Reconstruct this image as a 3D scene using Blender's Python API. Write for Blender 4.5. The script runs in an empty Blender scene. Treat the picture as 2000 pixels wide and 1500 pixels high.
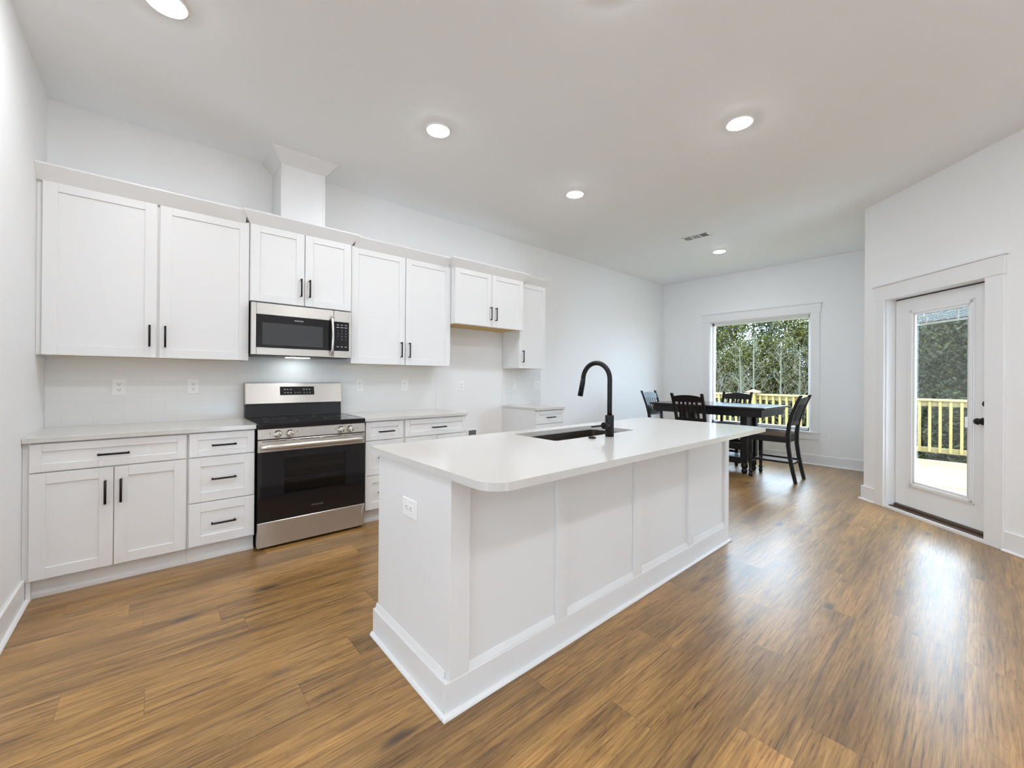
import bpy, bmesh, math, random
from mathutils import Vector, Matrix
import numpy as np

# ------------------------------------------------------------------ camera, world, exposure
SC = bpy.context.scene
COL = SC.collection
SC.view_settings.view_transform = 'Standard'
SC.view_settings.look = 'None'
SC.view_settings.gamma = 1.0
SC.view_settings.use_curve_mapping = False
SC.view_settings.exposure = 0.22
SC.cycles.use_denoising = True
SC.cycles.max_bounces = 12
SC.cycles.diffuse_bounces = 8
SC.cycles.glossy_bounces = 4
SC.cycles.transparent_max_bounces = 24
SC.cycles.sample_clamp_indirect = 8.0
SC.cycles.caustics_reflective = False
SC.cycles.caustics_refractive = False

cam_d = bpy.data.cameras.new('camera')
cam = bpy.data.objects.new('camera', cam_d)
COL.objects.link(cam)
SC.camera = cam
yaw, pitch, roll = 0.718815, 0.001881, 0.0073316
fw = Vector((math.sin(yaw), math.cos(yaw), 0)); rt = Vector((math.cos(yaw), -math.sin(yaw), 0)); up = Vector((0, 0, 1))
f2 = fw * math.cos(pitch) + up * math.sin(pitch); u2 = up * math.cos(pitch) - fw * math.sin(pitch)
r3 = rt * math.cos(roll) + u2 * math.sin(roll); u3 = u2 * math.cos(roll) - rt * math.sin(roll)
M = Matrix((r3, u3, -f2)).transposed().to_4x4()
M.translation = Vector((0.54474, -4.09123, 1.26543))
cam.matrix_world = M
cam_d.sensor_width = 36.0
cam_d.lens = 36.0 * 799.356 / 2000.0
cam_d.shift_y = -(750.0 - 737.826) / 2000.0
cam_d.clip_start = 0.02
cam_d.clip_end = 300

SKY_STRENGTH = 11.5
LAMP_STRENGTH = 215.0
world = bpy.data.worlds.new('overcast_sky')
SC.world = world
world.use_nodes = True
wn = world.node_tree
bg = wn.nodes['Background']
bg.inputs['Color'].default_value = (0.62, 0.81, 1.0, 1)
bg.inputs['Strength'].default_value = SKY_STRENGTH

R = math.radians
rng = random.Random(4)

# ------------------------------------------------------------------ materials
def new_mat(name):
    m = bpy.data.materials.new(name); m.use_nodes = True
    nt = m.node_tree
    return m, nt, nt.nodes['Principled BSDF']

def N(nt, typ, **kw):
    n = nt.nodes.new(typ)
    for k, v in kw.items():
        setattr(n, k, v)
    return n

def L(nt, a, b):
    nt.links.new(a, b)

def simple(name, col, rough=0.5, metal=0.0, bump=0.0, bscale=200.0, spec=0.5, var=0.0):
    m, nt, p = new_mat(name)
    p.inputs['Base Color'].default_value = (*col, 1)
    p.inputs['Roughness'].default_value = rough
    p.inputs['Metallic'].default_value = metal
    p.inputs['Specular IOR Level'].default_value = spec
    tc = N(nt, 'ShaderNodeTexCoord')
    no = N(nt, 'ShaderNodeTexNoise')
    no.inputs['Scale'].default_value = bscale
    no.inputs['Detail'].default_value = 3
    L(nt, tc.outputs['Object'], no.inputs['Vector'])
    if bump > 0:
        b = N(nt, 'ShaderNodeBump'); b.inputs['Strength'].default_value = bump; b.inputs['Distance'].default_value = 0.001
        L(nt, no.outputs['Fac'], b.inputs['Height']); L(nt, b.outputs['Normal'], p.inputs['Normal'])
    if var > 0:
        mx = N(nt, 'ShaderNodeMix', data_type='RGBA')
        mx.inputs[6].default_value = (*[c * (1 - var) for c in col], 1)
        mx.inputs[7].default_value = (*[min(1, c * (1 + var)) for c in col], 1)
        L(nt, no.outputs['Fac'], mx.inputs[0]); L(nt, mx.outputs[2], p.inputs['Base Color'])
    return m

MT = {}
MT['wall'] = simple('wall_paint', (0.83, 0.83, 0.825), 0.6, bump=0.03, bscale=400)
MT['ceiling'] = simple('ceiling_paint', (0.885, 0.905, 0.92), 0.7, bump=0.03, bscale=300)
MT['trim'] = simple('trim_paint', (0.80, 0.80, 0.80), 0.35, bump=0.01, bscale=90)
MT['cabinet'] = simple('cabinet_paint', (0.755, 0.755, 0.75), 0.35, bump=0.01, bscale=120)
MT['rawwood'] = simple('unfinished_plywood', (0.62, 0.42, 0.16), 0.6, bump=0.02, bscale=60, var=0.2)
MT['quartz'] = simple('white_quartz', (0.605, 0.595, 0.57), 0.12, bscale=55, var=0.02)
MT['blackmetal'] = simple('matte_black_metal', (0.006, 0.0055, 0.006), 0.42, bscale=60, var=0.2, spec=0.3)
MT['blackplastic'] = simple('black_enamel', (0.01, 0.01, 0.012), 0.35, bscale=60, var=0.2)
MT['blackglass'] = simple('black_glass', (0.008, 0.008, 0.010), 0.05, bscale=30, var=0.2)
MT['darkgap'] = simple('dark_gap', (0.02, 0.02, 0.02), 0.8, bscale=60, var=0.2)
MT['plate'] = simple('white_plastic', (0.86, 0.86, 0.85), 0.3, bscale=60, var=0.01)
MT['slot'] = simple('dark_slot', (0.12, 0.12, 0.12), 0.6, bscale=60, var=0.1)
MT['greymark'] = simple('pale_grey_print', (0.55, 0.56, 0.58), 0.5, bscale=60, var=0.05)
MT['dimmark'] = simple('dim_grey_print', (0.16, 0.15, 0.13), 0.5, bscale=60, var=0.05)
MT['window_screen'] = simple('microwave_mesh_glass', (0.045, 0.047, 0.05), 0.16, bscale=600, var=0.3)
MT['blackwood'] = simple('black_painted_wood', (0.005, 0.005, 0.007), 0.34, bump=0.05, bscale=50, var=0.3, spec=0.38)
MT['tabletop'] = simple('dark_stained_tabletop', (0.016, 0.011, 0.009), 0.22, bump=0.04, bscale=40, var=0.4)
MT['fabric'] = simple('brown_tweed_fabric', (0.115, 0.082, 0.06), 0.9, bump=0.4, bscale=500, var=0.5)
MT['bronze'] = simple('bronze_threshold', (0.10, 0.065, 0.045), 0.4, metal=0.3, bscale=60, var=0.2)
MT['deckwood'] = None
MT['blind'] = simple('grey_blind_slats', (0.42, 0.44, 0.46), 0.5, bscale=60, var=0.05)
MT['pinkcap'] = simple('cedar_post_cap', (0.30, 0.19, 0.115), 0.6, bscale=30, var=0.2)

def steel(name, tangent, col=(0.60, 0.57, 0.53), rough=0.33, aniso=0.75):
    m, nt, p = new_mat(name)
    p.inputs['Base Color'].default_value = (*col, 1)
    p.inputs['Metallic'].default_value = 1.0
    p.inputs['Anisotropic'].default_value = aniso
    if tangent:
        c = N(nt, 'ShaderNodeCombineXYZ')
        for i in range(3):
            c.inputs[i].default_value = tangent[i]
        L(nt, c.outputs[0], p.inputs['Tangent'])
    tc = N(nt, 'ShaderNodeTexCoord'); mp = N(nt, 'ShaderNodeMapping'); no = N(nt, 'ShaderNodeTexNoise')
    mp.inputs['Scale'].default_value = (3, 3, 300)
    no.inputs['Scale'].default_value = 1.0
    L(nt, tc.outputs['Object'], mp.inputs['Vector']); L(nt, mp.outputs[0], no.inputs['Vector'])
    mr = N(nt, 'ShaderNodeMapRange'); mr.inputs['To Min'].default_value = rough * 0.95; mr.inputs['To Max'].default_value = rough * 1.06
    L(nt, no.outputs['Fac'], mr.inputs['Value']); L(nt, mr.outputs[0], p.inputs['Roughness'])
    return m
MT['steel'] = steel('brushed_stainless', (0, 0, 1))
MT['sinksteel'] = steel('sink_stainless', None, col=(0.25, 0.215, 0.19), rough=0.33, aniso=0.0)
MT['handlesteel'] = steel('satin_stainless', None, col=(0.66, 0.63, 0.58), rough=0.28, aniso=0.0)

def emit(name, col, s):
    m = bpy.data.materials.new(name); m.use_nodes = True
    nt = m.node_tree; nt.nodes.clear()
    o = N(nt, 'ShaderNodeOutputMaterial'); e = N(nt, 'ShaderNodeEmission')
    e.inputs['Color'].default_value = (*col, 1); e.inputs['Strength'].default_value = s
    L(nt, e.outputs[0], o.inputs['Surface'])
    return m
MT['led'] = emit('downlight_led', (0.92, 0.95, 1.0), LAMP_STRENGTH)
MT['hoodled'] = emit('cooktop_lamp', (0.86, 0.97, 1.0), 16.0)

def glass(name, tint=(0.97, 0.98, 0.98), ior=1.45, scale=1.0):
    m = bpy.data.materials.new(name); m.use_nodes = True
    nt = m.node_tree; nt.nodes.clear()
    o = N(nt, 'ShaderNodeOutputMaterial'); t = N(nt, 'ShaderNodeBsdfTransparent'); g = N(nt, 'ShaderNodeBsdfGlossy')
    t.inputs['Color'].default_value = (*tint, 1); g.inputs['Roughness'].default_value = 0.02
    g.inputs['Color'].default_value = (0.9, 0.9, 0.9, 1)
    fr = N(nt, 'ShaderNodeFresnel'); fr.inputs['IOR'].default_value = ior
    mu = N(nt, 'ShaderNodeMath', operation='MULTIPLY'); mu.inputs[1].default_value = scale
    mx = N(nt, 'ShaderNodeMixShader')
    L(nt, fr.outputs[0], mu.inputs[0]); L(nt, mu.outputs[0], mx.inputs[0]); L(nt, t.outputs[0], mx.inputs[1]); L(nt, g.outputs[0], mx.inputs[2])
    L(nt, mx.outputs[0], o.inputs['Surface'])
    return m
MT['glass'] = glass('window_glass', scale=0.18)
MT['ovenglass'] = glass('tinted_oven_glass', tint=(0.45, 0.45, 0.47), ior=1.5)

def math_n(nt, op, a=None, b=None, c=None):
    n = N(nt, 'ShaderNodeMath', operation=op)
    for i, v in enumerate((a, b, c)):
        if v is None: continue
        if isinstance(v, (int, float)): n.inputs[i].default_value = v
        else: L(nt, v, n.inputs[i])
    return n.outputs[0]

def comb(nt, x, y, z):
    n = N(nt, 'ShaderNodeCombineXYZ')
    for i, v in enumerate((x, y, z)):
        if isinstance(v, (int, float)): n.inputs[i].default_value = v
        else: L(nt, v, n.inputs[i])
    return n.outputs[0]

def noise(nt, vec, scale, detail=4, rough=0.55, dist=0.0):
    n = N(nt, 'ShaderNodeTexNoise')
    n.inputs['Scale'].default_value = scale; n.inputs['Detail'].default_value = detail
    n.inputs['Roughness'].default_value = rough; n.inputs['Distortion'].default_value = dist
    L(nt, vec, n.inputs['Vector'])
    return n.outputs['Fac']

def ramp(nt, fac, stops):
    n = N(nt, 'ShaderNodeValToRGB')
    cr = n.color_ramp
    while len(cr.elements) < len(stops): cr.elements.new(0.5)
    for e, (p, c) in zip(cr.elements, stops):
        e.position = p; e.color = (*c, 1) if len(c) == 3 else c
    L(nt, fac, n.inputs['Fac'])
    return n.outputs['Color']

def mix(nt, fac, a, b, blend='MIX'):
    n = N(nt, 'ShaderNodeMix', data_type='RGBA', blend_type=blend)
    for sock, v in ((n.inputs[0], fac), (n.inputs[6], a), (n.inputs[7], b)):
        if isinstance(v, (int, float)): sock.default_value = v
        elif isinstance(v, tuple): sock.default_value = (*v, 1)
        else: L(nt, v, sock)
    return n.outputs[2]

def floor_material():
    m, nt, p = new_mat('oak_vinyl_planks')
    tc = N(nt, 'ShaderNodeTexCoord'); sp = N(nt, 'ShaderNodeSeparateXYZ')
    L(nt, tc.outputs['Object'], sp.inputs[0])
    x, y = sp.outputs[0], sp.outputs[1]
    W, LEN = 0.182, 1.22
    yr = math_n(nt, 'DIVIDE', math_n(nt, 'ADD', y, 0.05), W)
    row = math_n(nt, 'FLOOR', yr); fy = math_n(nt, 'FRACT', yr)
    w1 = N(nt, 'ShaderNodeTexWhiteNoise', noise_dimensions='1D'); L(nt, row, w1.inputs['W'])
    xr = math_n(nt, 'ADD', math_n(nt, 'DIVIDE', x, LEN), math_n(nt, 'MULTIPLY', w1.outputs['Value'], 7.0))
    colm = math_n(nt, 'FLOOR', xr); fx = math_n(nt, 'FRACT', xr)
    w2 = N(nt, 'ShaderNodeTexWhiteNoise', noise_dimensions='2D'); L(nt, comb(nt, row, colm, 0.0), w2.inputs['Vector'])
    pid = w2.outputs['Value']
    off = math_n(nt, 'MULTIPLY', pid, 41.0)
    gx = math_n(nt, 'ADD', x, off)
    # fine straight grain, broad tone, cathedral rings
    fine = noise(nt, comb(nt, math_n(nt, 'MULTIPLY', gx, 5.5), math_n(nt, 'MULTIPLY', y, 115.0), off), 1.0, 7, 0.70, 0.3)
    mid = noise(nt, comb(nt, math_n(nt, 'MULTIPLY', gx, 0.9), math_n(nt, 'MULTIPLY', y, 20.0), off), 1.0, 6, 0.62, 0.9)
    broad = noise(nt, comb(nt, math_n(nt, 'MULTIPLY', gx, 1.0), math_n(nt, 'MULTIPLY', y, 6.0), off), 1.0, 3, 0.5, 0.3)
    field = noise(nt, comb(nt, math_n(nt, 'MULTIPLY', gx, 0.9), math_n(nt, 'MULTIPLY', y, 5.5), off), 1.0, 2, 0.45, 0.35)
    rings = math_n(nt, 'ABSOLUTE', math_n(nt, 'SUBTRACT', math_n(nt, 'FRACT', math_n(nt, 'MULTIPLY', field, 17.0)), 0.5))
    c = ramp(nt, fine, [(0.33, (0.12, 0.054, 0.013)), (0.46, (0.325, 0.170, 0.047)), (0.68, (0.49, 0.280, 0.088))])
    c = mix(nt, 0.62, c, ramp(nt, mid, [(0.28, (0.22, 0.19, 0.17)), (0.42, (0.76, 0.74, 0.72)), (0.53, (1.0, 1.0, 1.0)), (0.68, (1.16, 1.14, 1.12))]), 'MULTIPLY')
    c = mix(nt, 0.75, c, ramp(nt, broad, [(0.32, (0.55, 0.52, 0.50)), (0.52, (1.0, 1.0, 1.0)), (0.68, (1.25, 1.2, 1.1))]), 'MULTIPLY')
    c = mix(nt, 0.33, c, ramp(nt, rings, [(0.0, (0.52, 0.46, 0.40)), (0.10, (1, 1, 1)), (1.0, (1.04, 1.03, 1.0))]), 'MULTIPLY')
    # knots and dark streaks
    vo = N(nt, 'ShaderNodeTexVoronoi'); vo.inputs['Scale'].default_value = 1.0; vo.inputs['Randomness'].default_value = 1.0
    L(nt, comb(nt, math_n(nt, 'MULTIPLY', gx, 1.9), math_n(nt, 'MULTIPLY', y, 5.4), off), vo.inputs['Vector'])
    vs = N(nt, 'ShaderNodeSeparateColor'); L(nt, vo.outputs['Color'], vs.inputs[0])
    gate = math_n(nt, 'GREATER_THAN', vs.outputs[0], 0.36)
    kd = math_n(nt, 'ADD', vo.outputs['Distance'], math_n(nt, 'MULTIPLY', math_n(nt, 'SUBTRACT', mid, 0.5), 0.22))
    kn = N(nt, 'ShaderNodeMapRange', interpolation_type='SMOOTHSTEP')
    kn.inputs['From Min'].default_value = 0.20; kn.inputs['From Max'].default_value = 0.03
    L(nt, kd, kn.inputs['Value'])
    knot = math_n(nt, 'MULTIPLY', math_n(nt, 'MULTIPLY', kn.outputs[0], gate), 0.9)
    c = mix(nt, knot, c, (0.062, 0.036, 0.02))
    sv = noise(nt, comb(nt, math_n(nt, 'MULTIPLY', gx, 0.8), math_n(nt, 'MULTIPLY', y, 26.0), math_n(nt, 'ADD', off, 9.0)), 1.0, 3, 0.5, 0.8)
    st = N(nt, 'ShaderNodeMapRange', interpolation_type='SMOOTHSTEP')
    st.inputs['From Min'].default_value = 0.62; st.inputs['From Max'].default_value = 0.75
    L(nt, sv, st.inputs['Value'])
    c = mix(nt, math_n(nt, 'MULTIPLY', st.outputs[0], 0.7), c, (0.09, 0.055, 0.03))
    w2c = N(nt, 'ShaderNodeSeparateColor'); L(nt, w2.outputs['Color'], w2c.inputs[0])
    c = mix(nt, math_n(nt, 'MULTIPLY', w2c.outputs[1], 0.6), c, mix(nt, 1.0, c, (0.72, 0.76, 0.9), 'MULTIPLY'))
    tone = N(nt, 'ShaderNodeMapRange'); tone.inputs['To Min'].default_value = 0.90; tone.inputs['To Max'].default_value = 1.10
    L(nt, pid, tone.inputs['Value'])
    hsv = N(nt, 'ShaderNodeHueSaturation'); hsv.inputs['Saturation'].default_value = 1.0
    L(nt, tone.outputs[0], hsv.inputs['Value']); L(nt, c, hsv.inputs['Color'])
    c = hsv.outputs[0]
    # plank joints
    ey = math_n(nt, 'MINIMUM', fy, math_n(nt, 'SUBTRACT', 1.0, fy))
    ex = math_n(nt, 'MINIMUM', fx, math_n(nt, 'SUBTRACT', 1.0, fx))
    j = math_n(nt, 'MINIMUM', math_n(nt, 'MULTIPLY', ey, W), math_n(nt, 'MULTIPLY', ex, LEN))
    jm = N(nt, 'ShaderNodeMapRange'); jm.inputs['From Min'].default_value = 0.0006; jm.inputs['From Max'].default_value = 0.0020
    jm.inputs['To Min'].default_value = 0.7; jm.inputs['To Max'].default_value = 1.0
    L(nt, j, jm.inputs['Value'])
    c = mix(nt, 1.0, c, jm.outputs[0], 'MULTIPLY')
    L(nt, c, p.inputs['Base Color'])
    rr = N(nt, 'ShaderNodeMapRange'); rr.inputs['To Min'].default_value = 0.27; rr.inputs['To Max'].default_value = 0.40
    L(nt, fine, rr.inputs['Value']); L(nt, rr.outputs[0], p.inputs['Roughness'])
    p.inputs['Specular IOR Level'].default_value = 0.5
    p.inputs['Coat Weight'].default_value = 0.45; p.inputs['Coat Roughness'].default_value = 0.33
    b = N(nt, 'ShaderNodeBump'); b.inputs['Strength'].default_value = 0.12; b.inputs['Distance'].default_value = 0.001
    L(nt, math_n(nt, 'MULTIPLY', fine, jm.outputs[0]), b.inputs['Height']); L(nt, b.outputs[0], p.inputs['Normal'])
    return m
MT['floor'] = floor_material()

def tile_material():
    m, nt, p = new_mat('white_subway_tile')
    tc = N(nt, 'ShaderNodeTexCoord'); sp = N(nt, 'ShaderNodeSeparateXYZ'); L(nt, tc.outputs['Object'], sp.inputs[0])
    br = N(nt, 'ShaderNodeTexBrick'); br.inputs['Scale'].default_value = 1.0
    br.inputs['Color1'].default_value = (0.80, 0.80, 0.79, 1); br.inputs['Color2'].default_value = (0.79, 0.79, 0.78, 1)
    br.inputs['Mortar'].default_value = (0.745, 0.74, 0.725, 1)
    br.inputs['Mortar Size'].default_value = 0.0016; br.inputs['Brick Width'].default_value = 0.152; br.inputs['Row Height'].default_value = 0.0765
    br.inputs['Mortar Smooth'].default_value = 0.3
    L(nt, comb(nt, sp.outputs[0], math_n(nt, 'SUBTRACT', sp.outputs[2], 0.917), 0.0), br.inputs['Vector'])
    L(nt, br.outputs['Color'], p.inputs['Base Color'])
    p.inputs['Roughness'].default_value = 0.16
    b = N(nt, 'ShaderNodeBump', invert=True); b.inputs['Strength'].default_value = 0.12; b.inputs['Distance'].default_value = 0.001
    L(nt, br.outputs['Fac'], b.inputs['Height']); L(nt, b.outputs[0], p.inputs['Normal'])
    return m
MT['tile'] = tile_material()

def lumber(name, c0, c1, axis):
    m, nt, p = new_mat(name)
    tc = N(nt, 'ShaderNodeTexCoord'); mp = N(nt, 'ShaderNodeMapping')
    s = [28, 28, 28]; s[axis] = 1.5
    mp.inputs['Scale'].default_value = s
    L(nt, tc.outputs['Object'], mp.inputs['Vector'])
    f = noise(nt, mp.outputs[0], 1.0, 4, 0.6, 0.4)
    L(nt, ramp(nt, f, [(0.3, c0), (0.65, c1)]), p.inputs['Base Color'])
    p.inputs['Roughness'].default_value = 0.7
    return m
MT['deckwood'] = lumber('treated_deck_lumber', (0.225, 0.165, 0.06), (0.285, 0.22, 0.096), 1)
MT['baluster'] = lumber('treated_baluster_lumber', (0.25, 0.178, 0.05), (0.315, 0.235, 0.08), 2)

def leafy(name, cols, rough=0.6):
    m, nt, p = new_mat(name)
    g = N(nt, 'ShaderNodeNewGeometry')
    n = len(cols) - 1
    c = ramp(nt, g.outputs['Random Per Island'], [(i / n, c) for i, c in enumerate(cols)])
    L(nt, c, p.inputs['Base Color'])
    p.inputs['Roughness'].default_value = rough
    p.inputs['Specular IOR Level'].default_value = 0.2
    return m
MT['pine'] = leafy('pine_needles', [(0.0174, 0.0191, 0.0014), (0.0405, 0.0408, 0.0025), (0.0665, 0.0590, 0.0040)])
MT['pine_dark'] = leafy('dark_pine_needles', [(0.0092, 0.0123, 0.0014), (0.0203, 0.0249, 0.0027), (0.0376, 0.0386, 0.0040)])
MT['grey_leaf'] = leafy('grey_green_leaves', [(0.0162, 0.0168, 0.0049), (0.0326, 0.0327, 0.0098), (0.0542, 0.0522, 0.0172)])
MT['cedar'] = leafy('evergreen_leaves', [(0.0069, 0.0090, 0.0013), (0.0185, 0.0218, 0.0031), (0.0376, 0.0386, 0.0059)])
MT['brush'] = leafy('winter_brush', [(0.0174, 0.0163, 0.0022), (0.0434, 0.0309, 0.0050), (0.0579, 0.0386, 0.0076), (0.0260, 0.0273, 0.0029)])
MT['bark'] = simple('grey_bark', (0.10, 0.085, 0.065), 0.9, bscale=12, var=0.4)
MT['palebark'] = simple('pale_bark', (0.11, 0.10, 0.065), 0.9, bscale=12, var=0.25)
MT['ground'] = simple('leaf_litter', (0.055, 0.053, 0.024), 0.95, bscale=3, var=0.5)

# ------------------------------------------------------------------ geometry helpers
class MB:
    """collects shapes in world (or local) coordinates, minus an origin"""
    def __init__(self, off=(0, 0, 0)):
        self.v = []; self.f = []; self.s = []; self.o = Vector(off)
    def add(self, verts, faces, smooth=False):
        b = len(self.v)
        self.v += [tuple(Vector(p) - self.o) for p in verts]
        self.f += [tuple(b + i for i in f) for f in faces]
        self.s += [smooth] * len(faces) if not isinstance(smooth, list) else smooth
        return self
    def box(self, x0, x1, y0, y1, z0, z1):
        if x0 > x1: x0, x1 = x1, x0
        if y0 > y1: y0, y1 = y1, y0
        if z0 > z1: z0, z1 = z1, z0
        v = [(x, y, z) for z in (z0, z1) for y in (y0, y1) for x in (x0, x1)]
        return self.add(v, [(0, 2, 3, 1), (4, 5, 7, 6), (0, 1, 5, 4), (1, 3, 7, 5), (3, 2, 6, 7), (2, 0, 4, 6)])
    def hexa(self, bottom, top):
        """bottom / top: four points each, counter-clockwise seen from above"""
        return self.add(list(bottom) + list(top), [(3, 2, 1, 0), (4, 5, 6, 7), (0, 1, 5, 4), (1, 2, 6, 5), (2, 3, 7, 6), (3, 0, 4, 7)])
    def prism(self, pts, z0, z1):
        n = len(pts)
        v = [(x, y, z0) for x, y in pts] + [(x, y, z1) for x, y in pts]
        return self.add(v, [tuple(range(n - 1, -1, -1)), tuple(range(n, 2 * n))] + [(i, (i + 1) % n, n + (i + 1) % n, n + i) for i in range(n)])
    def tube(self, pts, rad, seg=10, cap=True, flat=None):
        pts = [Vector(p) for p in pts]; n = len(pts)
        rad = [rad] * n if isinstance(rad, (int, float)) else rad
        ring = []; prev = None
        for i, p in enumerate(pts):
            t = (pts[min(i + 1, n - 1)] - pts[max(i - 1, 0)]).normalized()
            if prev is None:
                a = Vector((0, 0, 1)) if abs(t.z) < 0.9 else Vector((1, 0, 0))
                nx = t.cross(a).normalized()
            else:
                nx = (prev - t * prev.dot(t)).normalized()
            prev = nx; ny = t.cross(nx)
            ring.append([p + (nx * math.cos(2 * math.pi * k / seg) + ny * math.sin(2 * math.pi * k / seg)) * rad[i] for k in range(seg)])
        v = [q for r in ring for q in r]; f = []; s = []
        for i in range(n - 1):
            for k in range(seg):
                f.append((i * seg + k, i * seg + (k + 1) % seg, (i + 1) * seg + (k + 1) % seg, (i + 1) * seg + k)); s.append(seg > 5)
        if cap:
            f.append(tuple(range(seg - 1, -1, -1))); f.append(tuple((n - 1) * seg + k for k in range(seg))); s += [False, False]
        return self.add(v, f, s)
    def lathe(self, prof, c, seg=20, axis='z', cap=True):
        """prof: (radius, height) list"""
        v = []
        for r, h in prof:
            for k in range(seg):
                a = 2 * math.pi * k / seg
                q = (r * math.cos(a), r * math.sin(a), h)
                if axis == 'y': q = (q[0], -q[2], q[1])
                elif axis == 'x': q = (q[2], q[0], q[1])
                v.append((c[0] + q[0], c[1] + q[1], c[2] + q[2]))
        n = len(prof); f = []; s = []
        for i in range(n - 1):
            for k in range(seg):
                f.append((i * seg + k, i * seg + (k + 1) % seg, (i + 1) * seg + (k + 1) % seg, (i + 1) * seg + k)); s.append(True)
        if cap:
            f.append(tuple(range(seg - 1, -1, -1))); f.append(tuple((n - 1) * seg + k for k in range(seg))); s += [False, False]
        return self.add(v, f, s)
    def sweep(self, sections, smooth=False):
        """sections: list of closed rings of equal length"""
        n = len(sections); k = len(sections[0])
        v = [p for s_ in sections for p in s_]; f = []
        for i in range(n - 1):
            for j in range(k):
                f.append((i * k + j, i * k + (j + 1) % k, (i + 1) * k + (j + 1) % k, (i + 1) * k + j))
        f.append(tuple(range(k - 1, -1, -1))); f.append(tuple((n - 1) * k + j for j in range(k)))
        return self.add(v, f, [smooth] * (len(f) - 2) + [False, False])
    def build(self, name, mat, parent=None, bevel=0.0, seg=1):
        me = bpy.data.meshes.new(name)
        me.from_pydata(self.v, [], self.f)
        me.materials.append(mat)
        bm = bmesh.new(); bm.from_mesh(me); bmesh.ops.recalc_face_normals(bm, faces=bm.faces); bm.to_mesh(me); bm.free()
        me.polygons.foreach_set('use_smooth', self.s)
        me.update()
        o = bpy.data.objects.new(name, me)
        COL.objects.link(o)
        if parent: o.parent = parent
        elif any(self.o): o.location = self.o
        if bevel > 0:
            b = o.modifiers.new('bevel', 'BEVEL'); b.width = bevel; b.segments = seg; b.limit_method = 'ANGLE'; b.angle_limit = R(40)
        return o

def tag(o, label, cat, group=None):
    o['label'] = label; o['category'] = cat
    if group: o['group'] = group
    return o

def thing(name, loc, label, cat, group=None, rz=0.0):
    o = bpy.data.objects.new(name, None)
    o.empty_display_size = 0.1
    COL.objects.link(o)
    o.location = loc; o.rotation_euler = (0, 0, rz)
    return tag(o, label, cat, group)

def struct(o):
    o['kind'] = 'structure'
    return o

def children_of(o):
    return [c for c in bpy.data.objects if c.parent == o]

def copy_tree(o, parent=None):
    c = o.copy(); COL.objects.link(c)
    if parent: c.parent = parent
    for ch in children_of(o): copy_tree(ch, c)
    return c

def text_mesh(name, body, size, origin, mat, parent, off, extrude=0.0004):
    """lettering on a face that looks towards -y, reading along +x; origin = centre of the line"""
    cu = bpy.data.curves.new(name, 'FONT'); cu.body = body; cu.size = size; cu.extrude = extrude
    cu.align_x = 'CENTER'; cu.align_y = 'CENTER'
    t = bpy.data.objects.new(name, cu); COL.objects.link(t)
    dg = bpy.context.evaluated_depsgraph_get(); dg.update()
    me = bpy.data.meshes.new_from_object(t.evaluated_get(dg))
    bpy.data.objects.remove(t); bpy.data.curves.remove(cu)
    ox, oy, oz = origin[0] - off[0], origin[1] - off[1], origin[2] - off[2]
    for v in me.vertices:
        x, y, z = v.co
        v.co = (ox + x, oy - z, oz + y)
    me.materials.clear(); me.materials.append(mat)
    o = bpy.data.objects.new(name, me); COL.objects.link(o); o.parent = parent
    return o

# ------------------------------------------------------------------ the room
H = 3.11; XF = 8.045; YL = -1.17          # ceiling height, dining wall, end of the left wall
J = Vector((6.2768, -3.2755, 0)); DW = math.atan2(-0.72037, -0.69358)      # angled wall: corner and direction
def jw(s, out=0.0):
    d = Vector((-0.69358, -0.72037, 0)); o = Vector((0.72037, -0.69358, 0))
    return J + d * s + o * out
SE = 2.6                                                                    # the angled wall's length
e0, e1 = jw(SE), jw(SE, 0.15)
j0, j1 = jw(0), jw(-0.06, 0.15)
LX, LY = -5.0, -8.6
out = [(LX - .15, .15), (LX - .15, LY - .15), (e0.x + .15, LY - .15), (e0.x + .15, e1.y + .02), (jw(SE, .15).x, jw(SE, .15).y), (j1.x, j1.y), (XF + .15, J.y - .15), (XF + .15, .15)]
struct(MB().prism(out, -0.12, 0.0).build('floor', MT['floor']))
struct(MB().prism(out, H, H + 0.15).build('ceiling', MT['ceiling']))
struct(MB().box(-.15, XF + .15, 0, .15, 0, H).build('wall_back', MT['wall']))
struct(MB().box(-.15, 0, YL, 0, 0, H).build('wall_left', MT['wall']))
struct(MB().box(LX, -.15, YL, YL + .15, 0, H).build('wall_hall', MT['wall']))
# dining wall with the window opening
WY0, WY1, WZ0, WZ1 = -2.400, -0.902, 0.497, 2.292
m = MB()
m.box(XF, XF + .15, J.y - .15, WY0, 0, H); m.box(XF, XF + .15, WY1, 0, 0, H)
m.box(XF, XF + .15, WY0, WY1, 0, WZ0); m.box(XF, XF + .15, WY0, WY1, WZ1, H)
struct(m.build('wall_right', MT['wall']))
# short hidden return between the angled wall and the dining wall
struct(MB().prism([(J.x, J.y), (j1.x, j1.y), (XF, J.y - .15), (XF, J.y)], 0, H).build('wall_return', MT['wall']))
# angled wall with the door opening (local: x along the wall, y outwards)
DS0, DS1, DZ = 0.262, 1.195, 2.095
def angled(mb, name, mat, parent=None, bevel=0.0):
    o = mb.build(name, mat, parent, bevel)
    if parent is None:
        o.location = J; o.rotation_euler = (0, 0, DW)
    return o
m = MB()
m.box(0, DS0, 0, .15, 0, H); m.box(DS1, SE, 0, .15, 0, H); m.box(DS0, DS1, 0, .15, DZ, H)
struct(angled(m, 'wall_angled', MT['wall']))
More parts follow.
